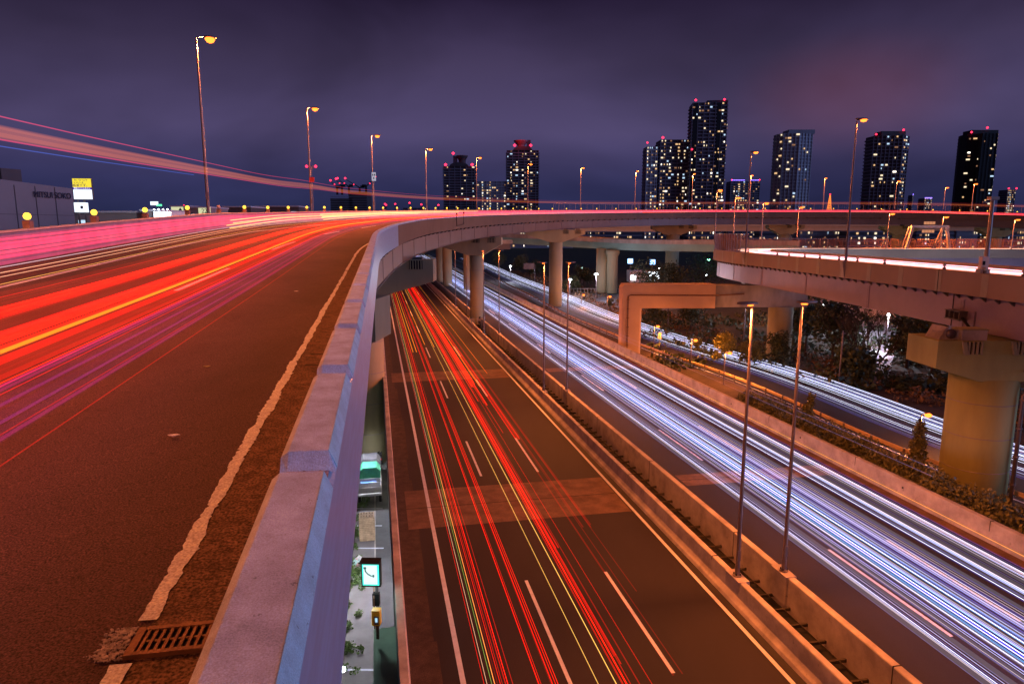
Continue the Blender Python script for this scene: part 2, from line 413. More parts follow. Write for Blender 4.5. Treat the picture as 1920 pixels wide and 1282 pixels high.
# slab and box girders
def prof_deck(w):
    return [(0.12, -.02), (0.12, -.19), (.75, -.62), (w - .75, -.62), (w + .2, -.55), (w + .2, -.02)]
slab = thing('flyover_bridge', 'long curving elevated road bridge with grey steel girders crossing the expressway', 'bridge')
DK.sweep(prof_deck(11.3), -55, DE, 2).build('deck_slab', CONC_D, slab)
for a, b in ((0.55, 3.6), (7.6, 10.8)):
    g = DK.sweep([(a, -.63), (a, -2.45), (b, -2.45), (b, -.63)], -55, DE, 2).build('girder', STEEL, slab)
    if a < 1:
        mb = MB()
        for k in range(2, 40):           # bolted splices and web stiffeners
            s = k * 7.3
            if s > DE - 3: break
            DK.sweep([(a - .03, -.7), (a - .03, -2.4), (a - .004, -2.4), (a - .004, -.7)], s, s + .45, .45).build('splice_plate', STEEL, g)
        DK.sweep([(a - .10, -2.47), (a - .10, -2.51), (b + .1, -2.51), (b + .1, -2.47)], -20, DE, 2).build('bottom_flange', STEEL, g)
mb = MB(); s = 36.0; nbk = 0
while s < DE - 4 and nbk < 95:
    o_ = MB(); DK.sweep([(0.12, -.62), (0.12, -.70), (.53, -.92), (.53, -.62)], s, s + .22, .3, o_); o_.build('bracket', STEEL, slab); s += 2.4; nbk += 1

# right parapet with its raised cap plates
wall = thing('parapet_wall', 'pale painted concrete parapet with stepped cap running from the camera along the inside of the curve', 'parapet wall')
m = MB(); rows = []; s = -55.0
while s < DE:
    f = max(0.0, min(1.0, (s - 12) / 40)); zb = -.20 - .42 * f
    rows.append([DK.at(s, d, h) for d, h in ((0, zb), (0, .84), (.03, .865), (.24, .865), (.268, .84), (.268, 0), (.268, -.02), (.10, zb))]); s += 1.5
kk = int((50 + 55) / 1.5)
MB().rings(rows[:kk + 1]).build('outer_face', FACEM, wall); MB().rings(rows[kk:]).build('outer_face', surf('far_parapet_shaded', (.10, .075, .06), .7, .2, .4, .05, 10), wall)  # far stretch darker: the dimmer light there is put into its colour
PER = 2.0; s = gs - 2.0 - 0.25 - 2 * PER
jo = P(570, 872, 13.9); js = (jo - DK.q[i0]).dot(Vector((tan0.x, tan0.y, 0)))
s = js - 6 * PER - .03
k = 0
while s < DE - 3 and k < 98:
    s1 = s + PER - .17
    a = DK.frame((s + s1) / 2)
    m = MB(); n = 3 if s > 20 else 6
    rows = []
    prof = [(-.004, .86), (.036, .955), (.236, .955), (.274, .922), (.274, .82)]
    for j in range(-1, n + 2):
        if j == -1: ss, f = s, 0.0
        elif j == n + 1: ss, f = s1, 0.0
        else: ss, f = s + .06 + (s1 - s - .12) * j / n, 1.0
        rows.append([DK.at(ss, d, (h if f else min(h, .868))) for d, h in prof])
    m.rings(rows, True, True)
    m.build('cap_plate', [CAPM], wall)
    bv = MB(); bv.rings([[DK.at(s + .06 + (s1 - s - .12) * j / n, d, h) for d, h in ((-.0065, .862), (.0335, .9575), (.036, .952), (0, .858))] for j in range(n + 1)], True, True)
    if s < 60: bv.build('bevel_edge', [BEVM], wall)
    s += PER; k += 1
DK.sweep([(.10, .89), (.03, .93), (.19, .93), (.22, .89)], s, DE, 2).build('cap_strip', CAPM, wall)
# inner bevel: bare concrete, orange lamplight put into its colour
DK.sweep([(.2695, .40), (.2695, .818), (.277, .818), (.284, .40)], -20, 60, 2).build('inner_face', surf('bare_concrete_orange_lit', (.46, .33, .25), .85, .3, 3, .4, 60, fine=.2), wall)
STAIN = surf('stained_recess', (.50, .46, .56), .8, .55, 22, .4, 80, c2=(.34, .16, .08), fine=.2)
for j in range(-2, 12):
    ss = js + j * PER - .03
    DK.sheet(.03, .24, .8685, ss - .17, ss, .1).build('recess_floor', STAIN, wall)
# rust and bolts in the joints near the camera
for j in range(3):
    ss = js + (j - 1) * PER - .065
    for d in (.07, .15):
        MB().lathe([(.013, 0), (.013, .009), (.006, .013)], 8, DK.at(ss + .0, d, .869)).build('bolt', IRON, wall)

# left outer wall, its glowing amber delineators and small signs
lw = thing('outer_wall', 'long low concrete wall along the outside of the curving upper deck', 'wall')
DK.sweep([(WL, 0), (WL + .03, .93), (WL + .06, .96), (WL + .28, .96), (WL + .30, .93), (WL + .30, -.7), (WL, -.7)], -30, DE, 2).build('wall_body', surf('violet_grey_wall', (.36, .32, .35), .7, .25, .8, .1, 20), lw)
DK.sweep([(WL - .03, .965), (WL - .03, 1.02), (WL + .10, 1.02), (WL + .10, .965)], -30, DE, 2).build('top_rail', surf('orange_lit_metal', (.85, .62, .42), .5, .2, 3, 0), lw)  # lamplight on the rail put into its bright orange
mb = MB()
def find_s(px, d, h, lo=8, hi=None):        # arc position where the point (d,h) projects to column px
    best = None
    s = lo
    while s < (hi or DE):
        v = DK.at(s, d, h) - Vector((0, 0, H)); c, sn = math.cos(PIT), math.sin(PIT)
        zc = v.y * c - v.z * sn
        if zc > 1:
            x = 960 + F * v.x / zc
            if best is None or abs(x - px) < best[0]: best = (abs(x - px), s)
        s += .5
    return best[1]
first = find_s(57, WL + .15, 1.2)
dl = None; k = 0; s = first
while s < DE - 6:
    lab = ('amber delineator globe on the outer wall of the upper deck, %s from the left' % ORD[k]) if k < 8 else 'small amber delineator globe far along the outer wall of the upper deck'
    if dl is None:
        dl = thing('delineator_lamp', lab, 'delineator lamp', DK.at(s, WL + .15, 1.0), 0, 'amber delineator lamps along the outer deck wall')
        MB().box((0, 0, .13), (.24, .20, .26)).build('base', surf('delineator_base', (.35, .2, .12), .7, .3, 5, 0), dl)
        MB().lathe([(.03, .29), (.08, .31), (.11, .36), (.12, .41), (.10, .47), (.06, .51), (.02, .52)], 12).build('globe', G_AMB, dl, True)
        o = dl
    else:
        o = copy_tree(dl); o.location = DK.at(s, WL + .15, 1.0); o['label'] = lab
    if k == 4: 
        for c in o.children:
            if c.name.startswith('globe'): c.data = c.data.copy(); c.data.materials.clear(); c.data.materials.append(surf('unlit_globe', (.55, .45, .35), .4, .1, 2, 0))
        o['label'] = 'unlit delineator globe on the outer deck wall beside the bright white shop front'
    s += 5.4 if k < 6 else (5.2 if k < 30 else 6.0); k += 1

# tall lamp posts on the outer wall
lp0 = None
posts = []
for i, px in enumerate((388, 583, 700, 800, 893, 990, 1089, 1190, 1296, 1404, 1541)):
    posts.append(find_s(px, WL + .5, 1, 20))
def deck_lamp():
    t = thing('street_lamp', 'x', 'street lamp', (0, 0, 0))
    MB().lathe([(.17, -.3), (.17, .1), (.10, .12), (.085, 4), (.055, 11.0)], 10).build('pole', POLE, t)
    MB().tube([(0, 0, 10.9), (.0, 0, 11.1), (.25, 0, 11.2), (.55, 0, 11.22)], .035, 8).build('arm', POLE, t)
    h = MB().rings([[(.45 + x, w * math.cos(a * 6.283 / 10), 11.23 + hh * math.sin(a * 6.283 / 10)) for a in range(10)] for x, w, hh in ((0, .05, .05), (.12, .16, .09), (.45, .19, .10), (.7, .12, .07), (.76, .02, .02))]).build('lamp_head', POLE_D, t, True)
    MB().lathe([(.02, -.32), (.2, -.25), (.30, -.08), (.27, .0), (.05, .02)], 14, (.78, 0, 11.17)).build('lens', G_SOD, t, True)
    put_light(L_DECK, t, (.78, 0, 10.65))
    MB().box((0, -.09, 1.2), (.16, .06, .5)).build('control_box', POLE_D, t)
    return t
heights = [73, 205, 256, 281, 297, 309, 316, 322, 327, 330, 335]
for i, s in enumerate(posts + [posts[0] - 33, posts[0] - 66]):
    pos, t, lat = DK.frame(s); b = DK.at(s, WL + .45, .9)
    o = deck_lamp() if lp0 is None else copy_tree(lp0)
    lp0 = lp0 or o
    o.location = b; o.rotation_euler = (0, 0, math.atan2(-lat.y, -lat.x) + (0.35 if i < 4 else 0))
    if i < len(posts):
        v = b - Vector((0, 0, H)); zc0 = v.y
        topz = PY(700, heights[i], b.y).z; o.scale = (1, 1, (topz - b.z + .1) / 11.15)
    o['label'] = 'tall orange-lit lamp post on the outer wall of the curving deck, %s from the left' % ORD[i] if i < len(posts) else 'tall orange-lit lamp post on the outer deck wall behind the camera'
    o['group'] = 'street lamps along the outer wall of the curving deck'

# debris screen along the far part of the outer wall
s0 = find_s(1037, WL + .1, 1.5, 100)
sc = thing('wind_screen', 'thin mesh screen fence on the outer wall where the deck bends to the right', 'fence')
DK.sweep([(WL + .12, 2.55), (WL + .12, 2.61), (WL + .18, 2.61), (WL + .18, 2.55)], s0, DE, 2).build('top_rail', POLE, sc)
k = 0; s = s0
while s < DE and k < 60:
    MB().tube([DK.at(s, WL + .15, .96), DK.at(s, WL + .15, 2.6)], .04, 6).build('fence_post', POLE, sc); s += 2.0 if s < s0 + 60 else 3.2; k += 1
mb = MB(); s = s0
while s < DE:
    for h in (1.4, 1.8, 2.2): pass
    mb.tube([DK.at(s, WL + .15, 1.0), DK.at(s, WL + .15, 2.55)], .012, 4, False); s += .6
mb.build('mesh_wires', POLE_D, sc)

# small marker posts on the parapet, far side, and white guide sign on post
for px, lb in ((583, 'small white plate sign on the outer deck wall near the second lamp'), (700, 'small white plate sign with dark figures clamped to the third lamp post')):
    s = find_s(px, WL + .3, 1.0, 20); b = DK.at(s + .3, WL + .2, 1.0)
    t = thing('plate_sign', lb, 'sign', b)
    zt = 4.6 if px == 700 else 3.2
    MB().tube([(0, 0, 0), (0, 0, zt)], .04, 6).build('pole', POLE, t)
    MB().box((0, -.07, zt - .2 if px == 700 else zt - .1), (.55 if px == 700 else .5, .04, 1.1 if px == 700 else .5)).build('plate', glow('lit_plate', (.75, .72, .9), .55, False) if px == 700 else surf('red_plate', (.7, .05, .05), .5, .1, 2, 0), t)
    if px == 700:
        for (dx, dz) in ((-.12, .22), (.12, .22), (.0, -.2)): MB().box((dx, -.1, zt - .2 + dz), (.12, .02, .24)).build('figure', BLACK, t)
    if px == 583:
        for dx in (-.45, .45): MB().lathe([(.02, -.13), (.13, -.05), (.13, .05), (.02, .13)], 10, (dx, -.05, zt + 1.2)).build('red_lamp', G_RED, t)
        MB().box((0, -.02, zt + 1.2), (1.1, .05, .06)).build('bracket', POLE, t); MB().tube([(0, 0, zt), (0, 0, zt + 1.2)], .03, 6).build('upper_pole', POLE, t)
# cable frame clipped to the outside of the parapet at mid distance
s = find_s(858, 0, .9, 60)
t = thing('cable_frame', 'thin dark cable frame clipped to the outside of the inner parapet', 'cable frame')
mb = MB(); mb.tube([DK.at(s - 1, -.06, 1.3), DK.at(s - 1, -.06, -.2), DK.at(s + 3.6, -.06, -.1), DK.at(s + 3.6, -.06, 1.4)], .04, 6)
mb.build('cable', BLACK, t); MB().box(DK.at(s - 1, -.08, 1.3), (.16, .1, .28)).build('junction_box', BLACK, t); MB().box(DK.at(s + 3.6, -.08, 1.4), (.16, .1, .28)).build('junction_box', BLACK, t)

# ------------------------------------------------------------------ light trails on the deck
REDS = [trailmat('red_trail_a', (1.0, 0.004, 0.001), 1.0), trailmat('red_trail_b', (1.0, 0.003, 0.003), 0.5), trailmat('red_trail_c', (1.0, 0.002, 0.004), 0.26), trailmat('red_trail_d', (1.0, 0.014, 0.002), 1.2)]
PINK = [trailmat('pink_trail_a', (1.0, 0.015, 0.055), 0.85), trailmat('pink_trail_b', (0.9, 0.05, 0.11), 0.5), trailmat('pink_trail_c', (0.9, 0.02, 0.09), 0.3)]
VIO = [trailmat('violet_trail_a', (0.30, 0.02, 0.30), 0.22), trailmat('violet_trail_b', (0.40, 0.01, 0.16), 0.28)]
YEL = [trailmat('amber_trail_a', (1.0, 0.28, 0.01), 1.0), trailmat('amber_trail_b', (1.0, 0.6, 0.12), 1.1), trailmat('warm_trail', (1.0, 0.55, 0.32), 0.9)]
WHT = [trailmat('white_trail_a', (0.76, 0.80, 1.0), 2.2), trailmat('white_trail_b', (0.55, 0.58, 1.0), 1.2), trailmat('white_trail_c', (0.90, 0.74, 0.85), 0.7), trailmat('white_trail_d', (0.30, 0.32, 0.85), 0.35)]
BLU = [trailmat('blue_trail_a', (0.015, 0.03, 1.0), 1.2), trailmat('blue_trail_b', (0.10, 0.45, 1.0), 1.1), trailmat('blue_trail_c', (0.12, 0.10, 0.75), 0.5)]
tq = random.Random(21)
GD = 'light trails of traffic on the upper deck'
def dtrail(d, h, w, t, m, s0, s1, lab, grp=GD):
    return tag(DK.trail(d, h, s0, s1, w, t, 2.5).build('light_trail', m), lab, 'light trail', grp)
L_ = {'r': 'red taillight trail sweeping round the lanes of the upper deck', 'p': 'pink ribbon of taillight trails and red light on the outer wall of the upper deck',
      'v': 'violet streak along the near side of the upper deck traffic', 'y': 'amber streak among the red trails of the upper deck'}
# middle band of red: car tail lamps at 0.6 .. 1.1 m
for (dc, sp_, n) in ((3.75, .16, 8), (4.2, .18, 8), (4.65, .2, 6), (3.05, .13, 5), (5.3, .25, 4)):
    for k in range(n):
        d = tq.gauss(dc, sp_); h = tq.uniform(.5, .85); w = tq.choice((.008, .012, .02, .045, .07)); m = tq.choices(REDS, (3, 4, 4, 2))[0]
        if w > .04: m = tq.choice(REDS[:3])
        dtrail(d, h, w, w * .5, m, 3 + tq.random() * 2, DE, L_['r'])
dtrail(3.42, .72, .035, .02, YEL[0], 3, DE, 'broad amber turn-signal streak through the middle of the near red trails')
for d, h, m in ((2.45, .62, VIO[0]), (2.6, .66, VIO[0]), (2.3, .60, VIO[1]), (2.8, .7, VIO[0]), (2.9, .62, VIO[1])):
    dtrail(d, h, .022, .012, m, 3, DE, L_['v'])
for d, h in ((2.05, .60), (2.15, .72), (3.0, .6)): dtrail(d, h, .006, .005, REDS[2], 3, DE, 'thin red outermost streak nearest the parapet on the upper deck')
for s0, d, h in ((44, 4.1, 1.1), (45, 4.35, 1.25), (33, 6.6, .9), (35, 6.9, 1.05)):
    for j in range(2): dtrail(d + j * .12, h + j * .12, .03, .02, YEL[1], s0, s0 + 62 + 10 * j, 'short bright yellow dash trail on the upper deck before the bend')
for k in range(9): dtrail(tq.uniform(8.9, 10.6), tq.uniform(.45, 1.15), tq.choice((.02, .05, .09)), tq.choice((.02, .04)), tq.choice(PINK), 10 + tq.random() * 2, DE, L_['p'])  # pink ribbons also stand for the red light falling on the wall
for h, m in ((.28, PINK[2]), (.42, PINK[1]), (.55, PINK[0]), (.78, PINK[2])):
    dtrail(WL - .22, h, .03, .045, m, 10, DE, 'pink glow ribbon for red light on the foot of the outer deck wall')
for d, h, w, m in ((7.6, .62, .010, YEL[2]), (7.5, .56, .008, YEL[2]), (7.35, .45, .005, YEL[1]), (7.75, .70, .009, WHT[2])):
    dtrail(d, h, w, w * .8, m, 5, DE, 'pale warm streak over the dark shoulder of the upper deck')
def solve_h(d, py, px=0.0):
    lo, hi = .5, 5.0
    def yy(h):
        s = find_s(px, d, h, 2, 60); best = None
        for k in range(-6, 7):
            v = DK.at(s + k * .1, d, h) - Vector((0, 0, H)); c, sn = math.cos(PIT), math.sin(PIT); zc = v.y * c - v.z * sn
            x = 960 + F * v.x / zc; y = 641 - F * (v.y * sn + v.z * c) / zc
            if best is None or abs(x - px) < best[0]: best = (abs(x - px), y)
        return best[1]
    for _ in range(22):
        m_ = (lo + hi) / 2
        if yy(m_) > py: lo = m_
        else: hi = m_
    return (lo + hi) / 2
# high marker lights of lorries
for d, py, w, m in ((5.55, 219, .010, PINK[1]), (4.55, 262, .010, PINK[1])):
    dtrail(d, solve_h(d, py), w, w, m, 5, DE, 'thin pink-red roof light trail of a lorry high above the deck', 'high roof light trails of lorries above the deck')
HB = trailmat('orange_haze_trail', (.9, .20, .05), .11)
for k in range(12):
    d = 4.7 + k * .05
    dtrail(d, solve_h(d, 258 - k * 1.9), .020, .022, HB, 5, DE, 'faint orange roof light trail in the soft band above the deck', 'high roof light trails of lorries above the deck')
dtrail(5.2, solve_h(5.2, 274), .010, .008, trailmat('blue_roof_trail', (.06, .14, .7), .4), 5, 22, 'short pale blue roof light trail at the left edge above the deck', 'high roof light trails of lorries above the deck')
HAZ = [trailmat('soft_red_trail', (1.0, .004, .001), .075), trailmat('soft_pink_trail', (.9, .01, .05), .10)]
for k in range(20):
    dtrail(tq.choice((3.0, 3.7, 4.1, 4.5, 4.8)) + tq.gauss(0, .2), tq.uniform(.45, .9), tq.uniform(.10, .24), .05, HAZ[0], 3, DE, 'broad soft red glow trail filling the lanes of the upper deck')
for k in range(6):
    dtrail(tq.uniform(8.6, 10.6), tq.uniform(.5, 1.0), .2, .07, HAZ[1], 8, DE, L_['p'])
for k in range(4):
    dtrail(2.35 + k * .2, .6, .09, .03, trailmat('soft_violet_trail', (.25, .02, .30), .045), 3, DE, 'soft violet glow trail on the near side of the upper deck traffic')

# ================================================================== LOWER EXPRESSWAY (straight, under the deck)
K2 = -0.198
def LX(y): return K2 * y
LR = Path([(LX(y), y, 0) for y in (-70, 0, 100, 250, 420)], -1, step=5.0); 
i1 = min(range(len(LR.q)), key=lambda i: abs(LR.q[i].y)); off = LR.S[i1]; LR.S = [x - off for x in LR.S]; LR.end -= off; LR.beg -= off
def U(px, py, z=0.0):                       # pixel on the plane z -> (s, u) of the lower road
    p = P(px, py, z); t = Vector((K2, 1, 0)).normalized(); return p.x * t.x + p.y * t.y, p.x * t.y - p.y * t.x
E0, E1 = -30, 400
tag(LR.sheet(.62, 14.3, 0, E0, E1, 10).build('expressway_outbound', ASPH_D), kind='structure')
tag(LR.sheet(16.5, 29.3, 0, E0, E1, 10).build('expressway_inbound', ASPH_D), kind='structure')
tag(LR.sheet(.62, 1.42, .006, E0, 140, 10).build('left_gutter', surf('dark_gutter', (.055, .036, .030), .9, .4, 2, .4, 40, fine=.5, fscale=40)), kind='structure')
tag(LR.sheet(28.2, 29.15, .006, E0, 140, 10).build('right_gutter', JOINT), kind='structure')
def line(name, u, w, dash=None, s0=E0, s1=E1, phase=0.0, mat=WHITE):
    mb = MB()
    if dash is None: LR.sheet(u - w / 2, u + w / 2, .010, s0, s1, 10, mb)
    else:
        s = s0 + phase
        while s < s1: LR.sheet(u - w / 2, u + w / 2, .010, s, s + dash[0], 10, mb); s += dash[1]
    tag(mb.build(name, mat), kind='structure')
d2 = [U(x, y)[0] for x, y in ((825.5, 716), (874, 829), (984.7, 1088))]
d3 = [U(x, y)[0] for x, y in ((892, 712.6), (965.7, 821), (1131.5, 1072))]
line('edge_line_outbound', 2.44, .19); line('median_line_outbound', 13.35, .17)
line('lane_line_outbound', 5.98, .14, (7.2, 20.2), d2[2] - 7.2 - 20.2 * 2, 380)
line('lane_line_outbound', 9.62, .14, (7.2, 20.2), d3[2] - 7.2 - 20.2 * 2, 380)
w1 = U(1776, 1194)[0]; w2 = U(1656, 1013)[0]
line('lane_line_inbound', 20.8, .15, (7.2, 20.2), w1 - 40.4, 380); line('lane_line_inbound', 24.25, .15, (7.2, 20.2), w2 - 7.2 - 40.4, 380)
line('edge_line_inbound', 27.75, .18); line('median_line_inbound', 17.4, .18)
# expansion joint bands
def band(y0px, y1px, xpx, ua, ub, mat=JOINT, h=.014):
    sA = U(xpx, y1px)[0]; sB = U(xpx, y0px)[0]
    return LR.sheet(ua, ub, h - .006, sA, sB, 10)
for (ya, yb, x) in ((918, 990, 800), (699, 716, 755)):
    tag(band(ya, yb, x, 1.2, 13.2).build('joint_band', JOINT), kind='structure')
    sm = (U(x, ya)[0] + U(x, yb)[0]) / 2
    mb = MB(); q = random.Random(int(x)); row = []
    for k in range(113):
        u = 1.2 + k * .107; a = q.uniform(-.015, .015); row.append([LR.at(sm + a - .03, u, .013), LR.at(sm + a + .03, u, .013)])
    mb.rings(row, False, False); tag(mb.build('joint_gap', BLACK), kind='structure')
for (s_) in (U(800, 950)[0] + 1.0, U(755, 707)[0] + .5):
    tag(LR.sheet(17.8, 28.1, .008, s_ - .9, s_ + .9, 10).build('joint_band', JOINT), kind='structure')
    mb = MB(); q = random.Random(5); row = []
    for k in range(95):
        u = 17.7 + k * .11; a = q.uniform(-.05, .05); row.append([LR.at(s_ + a - .03, u, .013), LR.at(s_ + a + .03, u, .013)])
    mb.rings(row, False, False); tag(mb.build('joint_gap', BLACK), kind='structure')
# lighter repaired concrete shoulder strips by the left wall
mb = MB(); q = random.Random(3); s = 8.0
while s < 60:
    L = q.uniform(3, 6); LR.sheet(1.42, 1.42 + q.uniform(.15, .35), .003, s, s + L, 10, mb); s += L + q.uniform(.02, .05)
tag(mb.build('shoulder_patches', surf('dark_gutter', (.055, .036, .030))), kind='structure')

def barrier(prof, s0, s1, name, label, cat='barrier', mat=CONC, joints=None, pieces=None):
    t = thing(name, label, cat)
    LR.sweep(prof, s0, s1, 10).build('barrier_wall', mat, t)
    return t
lb = barrier([(.30, -2.2), (.30, 1.0), (.33, 1.03), (.60, 1.03), (.63, 1.0), (.70, .05), (.70, -.3), (.62, -2.2)], E0, 300, 'barrier_wall_left', 'long orange-lit concrete side wall on the left edge of the lower expressway, above the street')
lb.name = 'side_wall'
# left retaining face below the lower expressway
LR.sweep([(.62, -.02), (.62, -7.6), (1.4, -7.6), (1.4, -.02)], E0, 300, 20).build('retaining_face', CONC_P, lb)
ba = thing('median_barrier', 'long concrete median barrier on the red-trail side of the open slot', 'barrier')
LR.sweep([(13.80, 0), (13.86, .12), (14.05, .30), (14.12, .88), (14.15, .91), (14.38, .91), (14.41, .88), (14.41, -.6), (14.2, -.6)], E0, 390, 10).build('barrier_body', CONC, ba)
bb = thing('median_barrier', 'long concrete median barrier on the white-trail side of the open slot', 'barrier')
colY = 114.0; cs_, cu_ = None, 16.15
for a_, b_ in ((E0, 108.5), (113.5, 390)):
    LR.sweep([(16.28, -.6), (16.28, .88), (16.31, .91), (16.57, .91), (16.60, .88), (16.66, .3), (16.85, .12), (16.9, 0), (16.9, -.6)], a_, b_, 10).build('barrier_body', CONC, bb)
mb = MB()
for k in range(14):
    s = -5 + k * 10.3
    LR.sweep([(14.045, .2), (14.115, .85), (14.13, .925), (14.4, .925), (14.42, .9), (14.42, .8), (14.3, .8)], s, s + .03, 1, mb)
mb.build('joint', BLACK, ba)
mb = MB()
for k in range(14):
    s = -3 + k * 10.3
    LR.sweep([(16.27, -.3), (16.27, .925), (16.6, .925), (16.6, .8), (16.4, .7)], s, s + .03, 1, mb)
mb.build('joint', BLACK, bb)
rb = thing('side_wall', 'long concrete side wall between the white trails and the ivy hedge on the right', 'barrier')
LR.sweep([(29.10, 0), (29.13, .96), (29.16, 1.0), (29.40, 1.0), (29.43, .96), (29.43, -1.6), (29.2, -1.6), (29.2, -.3)], E0, 390, 10).build('barrier_body', CONC, rb)
LR.sweep([(28.9, .0), (28.9, .16), (29.13, .20), (29.13, .0)], E0, 200, 10).build('kerb', CONC, rb)
mb = MB()
for k in range(12):
    s = 3 + k * 9.7; mb.box(LR.at(s, 29.125, .55), (.05, .12, .10))
    LR.sweep([(29.115, .1), (29.115, 1.012), (29.3, 1.012), (29.3, .9)], s + 4, s + 4.03, 1, mb)
mb.build('joint', BLACK, rb)
# guard channel running along barrier A: dark gutter at its foot
tag(LR.sheet(13.52, 13.80, .008, E0, 250, 10).build('slot_drain', surf('slot_drain', (.025, .022, .022), .8, .3, 2, 0)), kind='structure')
# the open slot with steel grating
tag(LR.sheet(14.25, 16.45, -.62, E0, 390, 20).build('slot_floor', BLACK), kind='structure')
gr = thing('slot_grating', 'dark steel grating and cross beams laid in the slot between the two median barriers', 'grating')
mb = MB(); 
for k in range(70):
    s = 6 + k * 1.15
    MB().box(LR.at(s, 15.35, -.32), (1.9, .09, .12), math.atan2(1, K2) - math.pi / 2).build('cross_beam', GRATE, gr)
for u in (14.75, 15.35, 15.95): LR.sweep([(u - .012, -.30), (u - .012, -.25), (u + .012, -.25), (u + .012, -.30)], 4, 90, 10).build('bar', GRATE, gr)

# median lamp posts (pairs)
def median_lamp(sd):
    t = thing('street_lamp', 'x', 'street lamp')
    MB().lathe([(.19, 0), (.19, .03), (.10, .05), (.095, .5), (.085, .52), (.07, 5), (.05, 11.2)], 10).build('pole', POLE, t)
    bp = MB()
    for a in range(4): bp.box((.13 * math.cos(a * 1.57 + .78), .13 * math.sin(a * 1.57 + .78), .07), (.03, .03, .1)); 
    bp.build('base_bolts', BLACK, t)
    MB().tube([(0, 0, 11.1), (sd * .1, 0, 11.25), (sd * .25, 0, 11.28)], .04, 8).build('arm', POLE, t)
    MB().rings([[(sd * (-.25 + x), w * math.cos(a * .6283), 11.33 + hh * math.sin(a * .6283)) for a in range(10)] for x, w, hh in ((0, .03, .02), (.1, .15, .05), (.5, .17, .07), (.8, .15, .06), (.92, .03, .02))]).build('lamp_head', POLE, t, True)
    MB().lathe([(.10, -.05), (.13, -.02), (.12, .0)], 10, (sd * .1, 0, 11.27)).build('lens', G_SOD, t)
    MB().box((0, -.085, .9), (.13, .03, .45)).build('number_plate', POLE, t)
    put_light(L_MED, t, (sd * .45, 0, 11.15))
    return t
BASEM = CONC
sA, uA = U(1383, 1078, .95); sB, uB = U(1460, 1068, .95)
A_ = median_lamp(-1); B_ = median_lamp(1)
labs = {0: 'nearer', 1: 'second'}
i = 0
for s in (sA, sA + 33.6, sA + 68, sA + 102, sA - 33):
    for sd, u, src in ((-1, 14.28, A_), (1, 16.42, B_)):
        o = src if i < 2 else copy_tree(src)
        o.location = LR.at(s, u, .95); o.rotation_euler = (0, 0, math.atan2(1, K2) - math.pi / 2)
        o['label'] = 'slender orange lamp post in the median, %s pair, on the %s barrier' % (('nearest', 'second', 'third', 'fourth', 'unseen')[i // 2], 'red-trail' if sd < 0 else 'white-trail')
        o['group'] = 'paired lamp posts on the median barriers'
        # widened pedestal on the barrier
        w = .30 if sd < 0 else .28
        pu = 14.30 if sd < 0 else 16.42
        LR.sweep([(pu - .24, -.3), (pu - .24, .935), (pu + .24, .935), (pu + .24, -.3)] , s - .55, s + .55, 2).build('lamp_pedestal', CONC, ba if sd < 0 else bb)
        i += 1

# ------------------------------------------------------------------ trails on the lower expressway
tq = random.Random(77)
GL = 'red and amber light trails on the lower expressway'
def ltrail(u, h, w, t, m, s0, s1, lab, grp):
    return tag(LR.trail(u, h, s0, s1, w, t, 25).build('light_trail', m), lab, 'light trail', grp)
for uc, n in ((3.40, 4), (3.8, 5), (4.8, 2), (5.25, 5)):
    for k in range(n):
        ltrail(tq.gauss(uc, .10), tq.uniform(.5, .95), tq.choice((.007, .010, .018)), .008, tq.choice(REDS), E0 + 30, 390, 'red taillight trail in the left lane of the lower expressway', GL)
for uc, n in ((7.5, 3), (8.2, 1)):
    for k in range(n):
        ltrail(tq.gauss(uc, .13), tq.uniform(.5, .95), tq.choice((.006, .008, .014, .02)), .008, tq.choices(REDS, (2, 4, 6, 1))[0], 2, 390, 'red taillight trail in the middle lane of the lower expressway', GL)
for k in range(14):
    a_ = tq.choice((17, 20, 24, 28, 34)); ltrail(tq.gauss(7.5, .16), tq.uniform(.5, .95), tq.choice((.012, .02, .03)), .008, tq.choice((REDS[1], REDS[2], REDS[2])), a_, 390, 'soft red trail in the middle lane that fades out near the bottom of the view', GL)
for k in range(7):
    ltrail(tq.gauss(9.6, .16), tq.uniform(.5, .95), tq.choice((.02, .04)), .010, trailmat('faint_red_trail', (1, .003, .002), .12), tq.choice((19, 24, 30)), 390, 'faint dull red trail along the right lane line of the lower expressway', GL)
for k in range(9):
    ltrail(tq.gauss(8.5, .35), tq.uniform(.5, .95), tq.choice((.02, .04)), .012, REDS[tq.choice((0, 1, 3))], tq.choice((46, 55, 62)), 390, 'strong red trail in the middle lane beyond the farther joint band', GL)
for k in range(12):
    ltrail(18.9 + k * .72, tq.uniform(.5, .8), .16, .03, trailmat('soft_white_trail', (.75, .78, 1), .07), 4, 390, 'broad faint white glow trail spread across the inbound lanes', 'soft white glow trails on the lower expressway')
for k in range(7): ltrail(tq.gauss(9.35, .10), tq.uniform(.5, .95), tq.choice((.012, .03, .045)), .010, REDS[tq.choice((0, 2))], 45, 390, 'bold red trail drifting along the right lane line under the bridge', GL)
for u, h, m, w in ((3.08, .65, YEL[2], .008), (3.22, .7, trailmat('green_trail', (.35, .75, .12), .55), .008), (3.30, .75, YEL[1], .007), (3.02, .5, REDS[0], .007)):
    ltrail(u, h, w, .007, m, 4, 390, {0: 'thin pale cream'}.get(0) + ' and green roof light trail at the left of the lower red trails', GL)
for u, h, w, m in ((7.15, .7, .016, YEL[1]), (6.35, 1.2, .010, YEL[1])): ltrail(u, h, w, .012, m, 4, 390, 'thin yellow trail running the whole length of the middle lane of the lower expressway', GL)
ltrail(10.55, .9, .018, .014, YEL[0], 66, 390, 'lone thin amber trail in the empty right lane under the bridge', GL)
